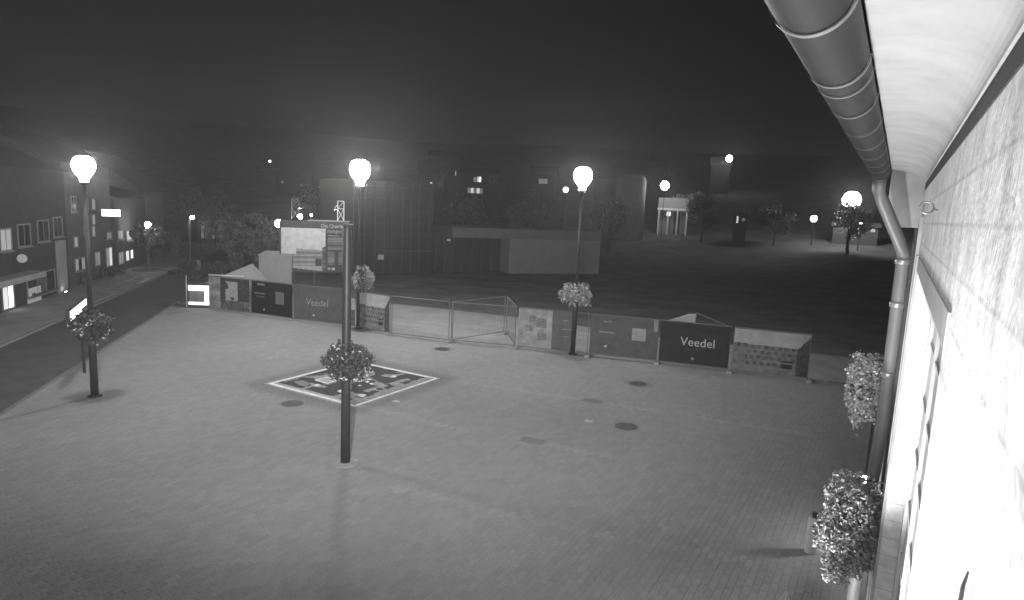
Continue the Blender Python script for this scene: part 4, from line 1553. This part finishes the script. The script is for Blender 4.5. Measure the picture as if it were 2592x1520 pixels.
# shadow gap and curved soffit
GXo, GXi, GZ = -0.315 - WX, -0.135 - WX, 7.30                 # gutter rim, in the house frame
sf = MB()
prof = [(GXi - 0.015, 7.30 + 0.012)]
n = 14
prof = []
x_a, x_b = GXi, -0.012
z_a, z_b = 7.325, 7.205
for i in range(n + 1):
    a = (pi / 2) * i / n
    prof.append((x_a + (x_b - x_a) * sin(a), z_b + (z_a - z_b) * cos(a)))
back = [(0.02, 7.205), (0.02, 7.36), (x_a, 7.36)]
sf.extrude_y((prof + back), -3.0, 7.9)
so = sf.build('soffit', M_soffit, bt)
MB().box(-0.004, 0.10, -3.0, 7.9, ET + 0.001, 7.204).build('shadow_gap', M_render_d, bt)
MB().extrude_y([(GXi - 0.1, 7.37), (3.2, 9.4), (3.2, 9.5), (GXi - 0.1, 7.46)], -3.2, 8.1).build('roof', M_roof, bt)
# half round gutter
gr = (GXi - GXo) / 2
gcx = (GXi + GXo) / 2


def half_pipe(y0, y1, r, th, seg=18):
    b = MB()
    ring = []
    for i in range(seg + 1):
        a = pi + pi * i / seg
        ring.append((gcx + r * cos(a), GZ + r * sin(a)))
    for i in range(seg, -1, -1):
        a = pi + pi * i / seg
        ring.append((gcx + (r - th) * cos(a), GZ + (r - th) * sin(a)))
    k = len(ring)
    b.v = [(x, y0, z) for x, z in ring] + [(x, y1, z) for x, z in ring]
    for i in range(k):
        j = (i + 1) % k
        b.f.append((j, i, k + i, k + j))
    return b


M_pipe = mat('painted_downpipe', 0.14, rough=0.4, var=0.15, scale=3, spec=0.5)
gut = half_pipe(-2.5, 7.72, gr, 0.003, 24).build('gutter', M_zinc, bt, True)
MB().tube([(GXo - 0.004, -2.5, GZ + 0.004), (GXo - 0.004, 7.72, GZ + 0.004)], 0.011, 8).build('rim_bead', M_zinc, gut, True)
for y in (1.06, 1.66, 2.32, 2.52, 3.02, 3.70, 4.40, 5.10, 5.80, 6.50, 7.15):
    half_pipe(y - (0.012 if y != 2.52 else 0.008), y + (0.012 if y != 2.52 else 0.008), gr + 0.0055, 0.005, 24).build('gutter_bracket', M_zinc_l, gut, True)
b = MB()
seg = 18
b.v = [(gcx, 7.722, GZ)] + [(gcx + gr * cos(pi + pi * i / seg), 7.722, GZ + gr * sin(pi + pi * i / seg)) for i in range(seg + 1)]
b.f = [(0, i + 2, i + 1) for i in range(seg)]
b.build('end_cap', M_zinc, gut)
MB().box(GXi + 0.002, -0.001, 7.90, 7.97, 6.75, 7.36).build('eaves_return', M_soffit, bt)
# downpipe with a swan neck
PXp, PYp = -0.115, 7.86
pr = 0.062
path = [(gcx, 7.55, GZ - gr + 0.02), (gcx, 7.56, GZ - gr - 0.10), (gcx + 0.04, 7.60, 7.02), (PXp - 0.05, PYp - 0.06, 6.60), (PXp, PYp, 6.46), (PXp + 0.01, PYp, 4.6), (PXp - 0.05, PYp, 2.9), (PXp - 0.10, PYp, 0.0)]
sm = []
for i in range(len(path) - 1):
    sm.append(path[i])
dp = MB().tube(path, pr, 16).build('downpipe', M_pipe, bt, True)
for z in (6.40, 5.95, 5.2):
    MB().lathe([(pr + 0.001, -0.03), (pr + 0.009, -0.028), (pr + 0.009, 0.028), (pr + 0.001, 0.03)], (PXp, PYp, z), 16).build('pipe_clamp', M_zinc_l, dp, True)
    MB().box(PXp + pr, -0.001, PYp - 0.012, PYp + 0.012, z - 0.012, z + 0.012).build('clamp_arm', M_darkmetal, dp)
# ring hook in the wall
b = MB()
ringp = [(-0.058 + 0.034 * cos(2 * pi * i / 16), 4.5 + 0.01 * sin(2 * pi * i / 16), 6.89 + 0.034 * sin(2 * pi * i / 16)) for i in range(17)]
b.tube(ringp, 0.006, 6)
hk = b.build('ring_hook', M_zinc_l, bt, True)
MB().tube([(-0.024, 4.5, 6.885), (-0.012, 4.52, 6.88), (0.0, 4.54, 6.879)], 0.005, 6).build('hook_shank', M_zinc_l, hk)
# small rod on the wall at lower right
MB().tube([(-0.03, 1.22, 5.8), (-0.012, 1.35, 6.16), (-0.006, 1.36, 6.19)], [0.006, 0.004, 0.002], 6).build('wall_rod', M_concrete, bt)


# flower baskets on the wall
def wall_basket(lab, c, rx, rz, seed, n, leaf):
    t = thing('wall_flower_basket', lab, 'flower basket', c, 0, 'flower baskets on the house wall')
    random.seed(seed)
    flower_mass(t, rx, rz, n, leaf, 0.03, seed, lm=M_leaf_wall, pole=0.0)
    MB().lathe([(0.06, -0.22), (0.16, -0.12), (0.19, 0.02), (0.17, 0.03)], seg=14).build('bowl', M_bowl, t)
    dx = WX - c[0]
    MB().tube([(0, 0, 0.05), (0, 0, rz * 0.9), (dx - 0.02, 0, rz * 0.95), (dx - 0.001, 0, rz * 0.95)], 0.012, 6).build('bracket', M_darkmetal, t)
    return t


wall_basket('large flower basket on the wall hiding the downpipe at lower right', (-0.11, 6.9, 3.86), 0.27, 0.52, 301, 9000, 0.034)
wall_basket('flower basket left of the downpipe, above the large one', (-0.20, 11.0, 4.30), 0.24, 0.56, 302, 4200, 0.045)
wall_basket('flower basket cut by the bottom edge at the house wall', (-0.16, 5.7, 2.92), 0.27, 0.36, 303, 6000, 0.034)

# bollard by the wall with a dark top ring
p = G(2052, 1398)
hb = height_at(p, 2066, 1312)
t = thing('bollard', 'pale grey bollard standing beside the large wall flower basket', 'bollard', p)
MB().lathe([(0.125, -0.02), (0.12, 0.03), (0.115, hb - 0.02), (0.10, hb)], seg=18).build('post', mat('bollard_concrete', 0.62, var=0.12, scale=6), t, True)
MB().lathe([(0.05, hb + 0.001), (0.05, hb + 0.11)], seg=12).build('neck', M_black, t)
b = MB()
b.tube([(-0.07, 0, hb), (-0.07, 0, hb + 0.10), (-0.03, 0, hb + 0.14), (0.03, 0, hb + 0.14), (0.07, 0, hb + 0.10), (0.07, 0, hb)], 0.014, 6)
b.build('handle', M_zinc_l, t)
# folded parasol at the bottom edge
d = ray(1992, 1493)
s = 8.2 / d.y
tip = Vector((d.x * s, 8.2, CAM_H + d.z * s))
t = thing('parasol', 'dark folded parasol tip at the bottom edge near the wall', 'parasol', (tip.x, tip.y, 0), 0)
MB().lathe([(0.03, 0.06), (0.03, 0.7)], seg=8).build('pole', M_darkmetal, t)
pf = MB()
prof = [(0.05, 0.7), (0.13, 0.8), (0.12, 1.4), (0.06, tip.z - 0.12), (0.012, tip.z)]
seg = 16
n0 = 0
for r, z in prof:
    for i in range(seg):
        a = 2 * pi * i / seg
        k = r * (1.0 if i % 2 else 0.72)
        pf.v.append((k * cos(a), k * sin(a), z))
for k in range(len(prof) - 1):
    for i in range(seg):
        j = (i + 1) % seg
        pf.f.append((k * seg + i, k * seg + j, (k + 1) * seg + j, (k + 1) * seg + i))
pf.f.append(tuple((len(prof) - 1) * seg + i for i in range(seg)))
pf.build('canopy', mat('parasol_cloth', 0.05, rough=0.9), t)
MB().lathe([(0.3, 0.0), (0.3, 0.05), (0.05, 0.06)], seg=16).build('base', M_concrete, t)


# lamps of the house front: they wash the wall and the near paving
def wall_lamp(lab, p, strength, r=0.12, spot=False):
    t = thing('wall_lamp', lab, 'wall lamp', p, 0, 'lamps on the house front')
    MB().lathe([(r * 0.9, -r), (r, -0.3 * r), (r, 0.5 * r), (r * 0.5, r)], seg=14).build('globe', glow('wall_lamp_%d' % int(strength), strength), t, True)
    MB().tube([(r * 0.6, 0, r * 0.9), (r * 1.2, 0, r * 2), (WX - p[0] - 0.001, 0, r * 2)], 0.02, 6).build('bracket', M_darkmetal, t)
    return t


wall_lamp('globe lamp on the house front under the window', (-0.25, 1.7, 5.5), 240)
wall_lamp('globe lamp on the house front by the shop window', (-0.75, 4.6, 2.3), 1700)
wall_lamp('globe lamp low on the house front behind the large basket', (-0.04, 14.7, 1.55), 230, 0.08)

# floodlight on an arm of the house, behind the viewpoint, aimed over the plaza
fp = Vector((0.0, -1.1, 7.02))
aim = Vector((-17.0, 22.0, 2.4))
t = thing('plaza_floodlight', 'floodlight on a short arm under the eaves aimed over the plaza', 'floodlight', fp)
dirv = (aim - fp).normalized()
hq = dirv.to_track_quat('-Z', 'Y')
hb_ = MB().lathe([(0.05, 0.20), (0.09, 0.05), (0.10, 0.0)], seg=16).build('housing', M_darkmetal, t)
hb_.rotation_mode = 'QUATERNION'
hb_.rotation_quaternion = hq
MB().tube([(0.1, -0.15, 0.05), (0.3, -0.2, 0.1), (WX - fp.x - 0.001, -0.2, 0.1)], 0.02, 6).build('arm', M_darkmetal, t)
ld = bpy.data.lights.new('floodlight_beam', 'SPOT')
ld.energy = FLOOD
ld.spot_size = radians(48)
ld.spot_blend = 1.0
ld.shadow_soft_size = 0.09
lo = bpy.data.objects.new('floodlight_beam', ld)
scene.collection.objects.link(lo)
lo.parent = t
lo.rotation_mode = 'QUATERNION'
lo.rotation_quaternion = hq
lo.location = dirv * 0.05
lo.scale = (2.0, 1.0, 1.0)          # wide flat beam

# ------------------------------------------------------------------ night haze
hz_ = MB().box(-420, 420, -120, 420, -2.0, 75)
hm = bpy.data.materials.new('night_haze')
hm.use_nodes = True
nt = hm.node_tree
for nd in list(nt.nodes):
    nt.nodes.remove(nd)
out = nt.nodes.new('ShaderNodeOutputMaterial')
pvn = nt.nodes.new('ShaderNodeVolumePrincipled')
pvn.inputs['Color'].default_value = (0.92, 0.92, 0.92, 1)
pvn.inputs['Density'].default_value = HAZE
pvn.inputs['Anisotropy'].default_value = 0.7
nt.links.new(pvn.outputs[0], out.inputs['Volume'])
hz = hz_.build('haze', hm)
tag(hz, 'thin night haze over the plaza', kind='stuff')
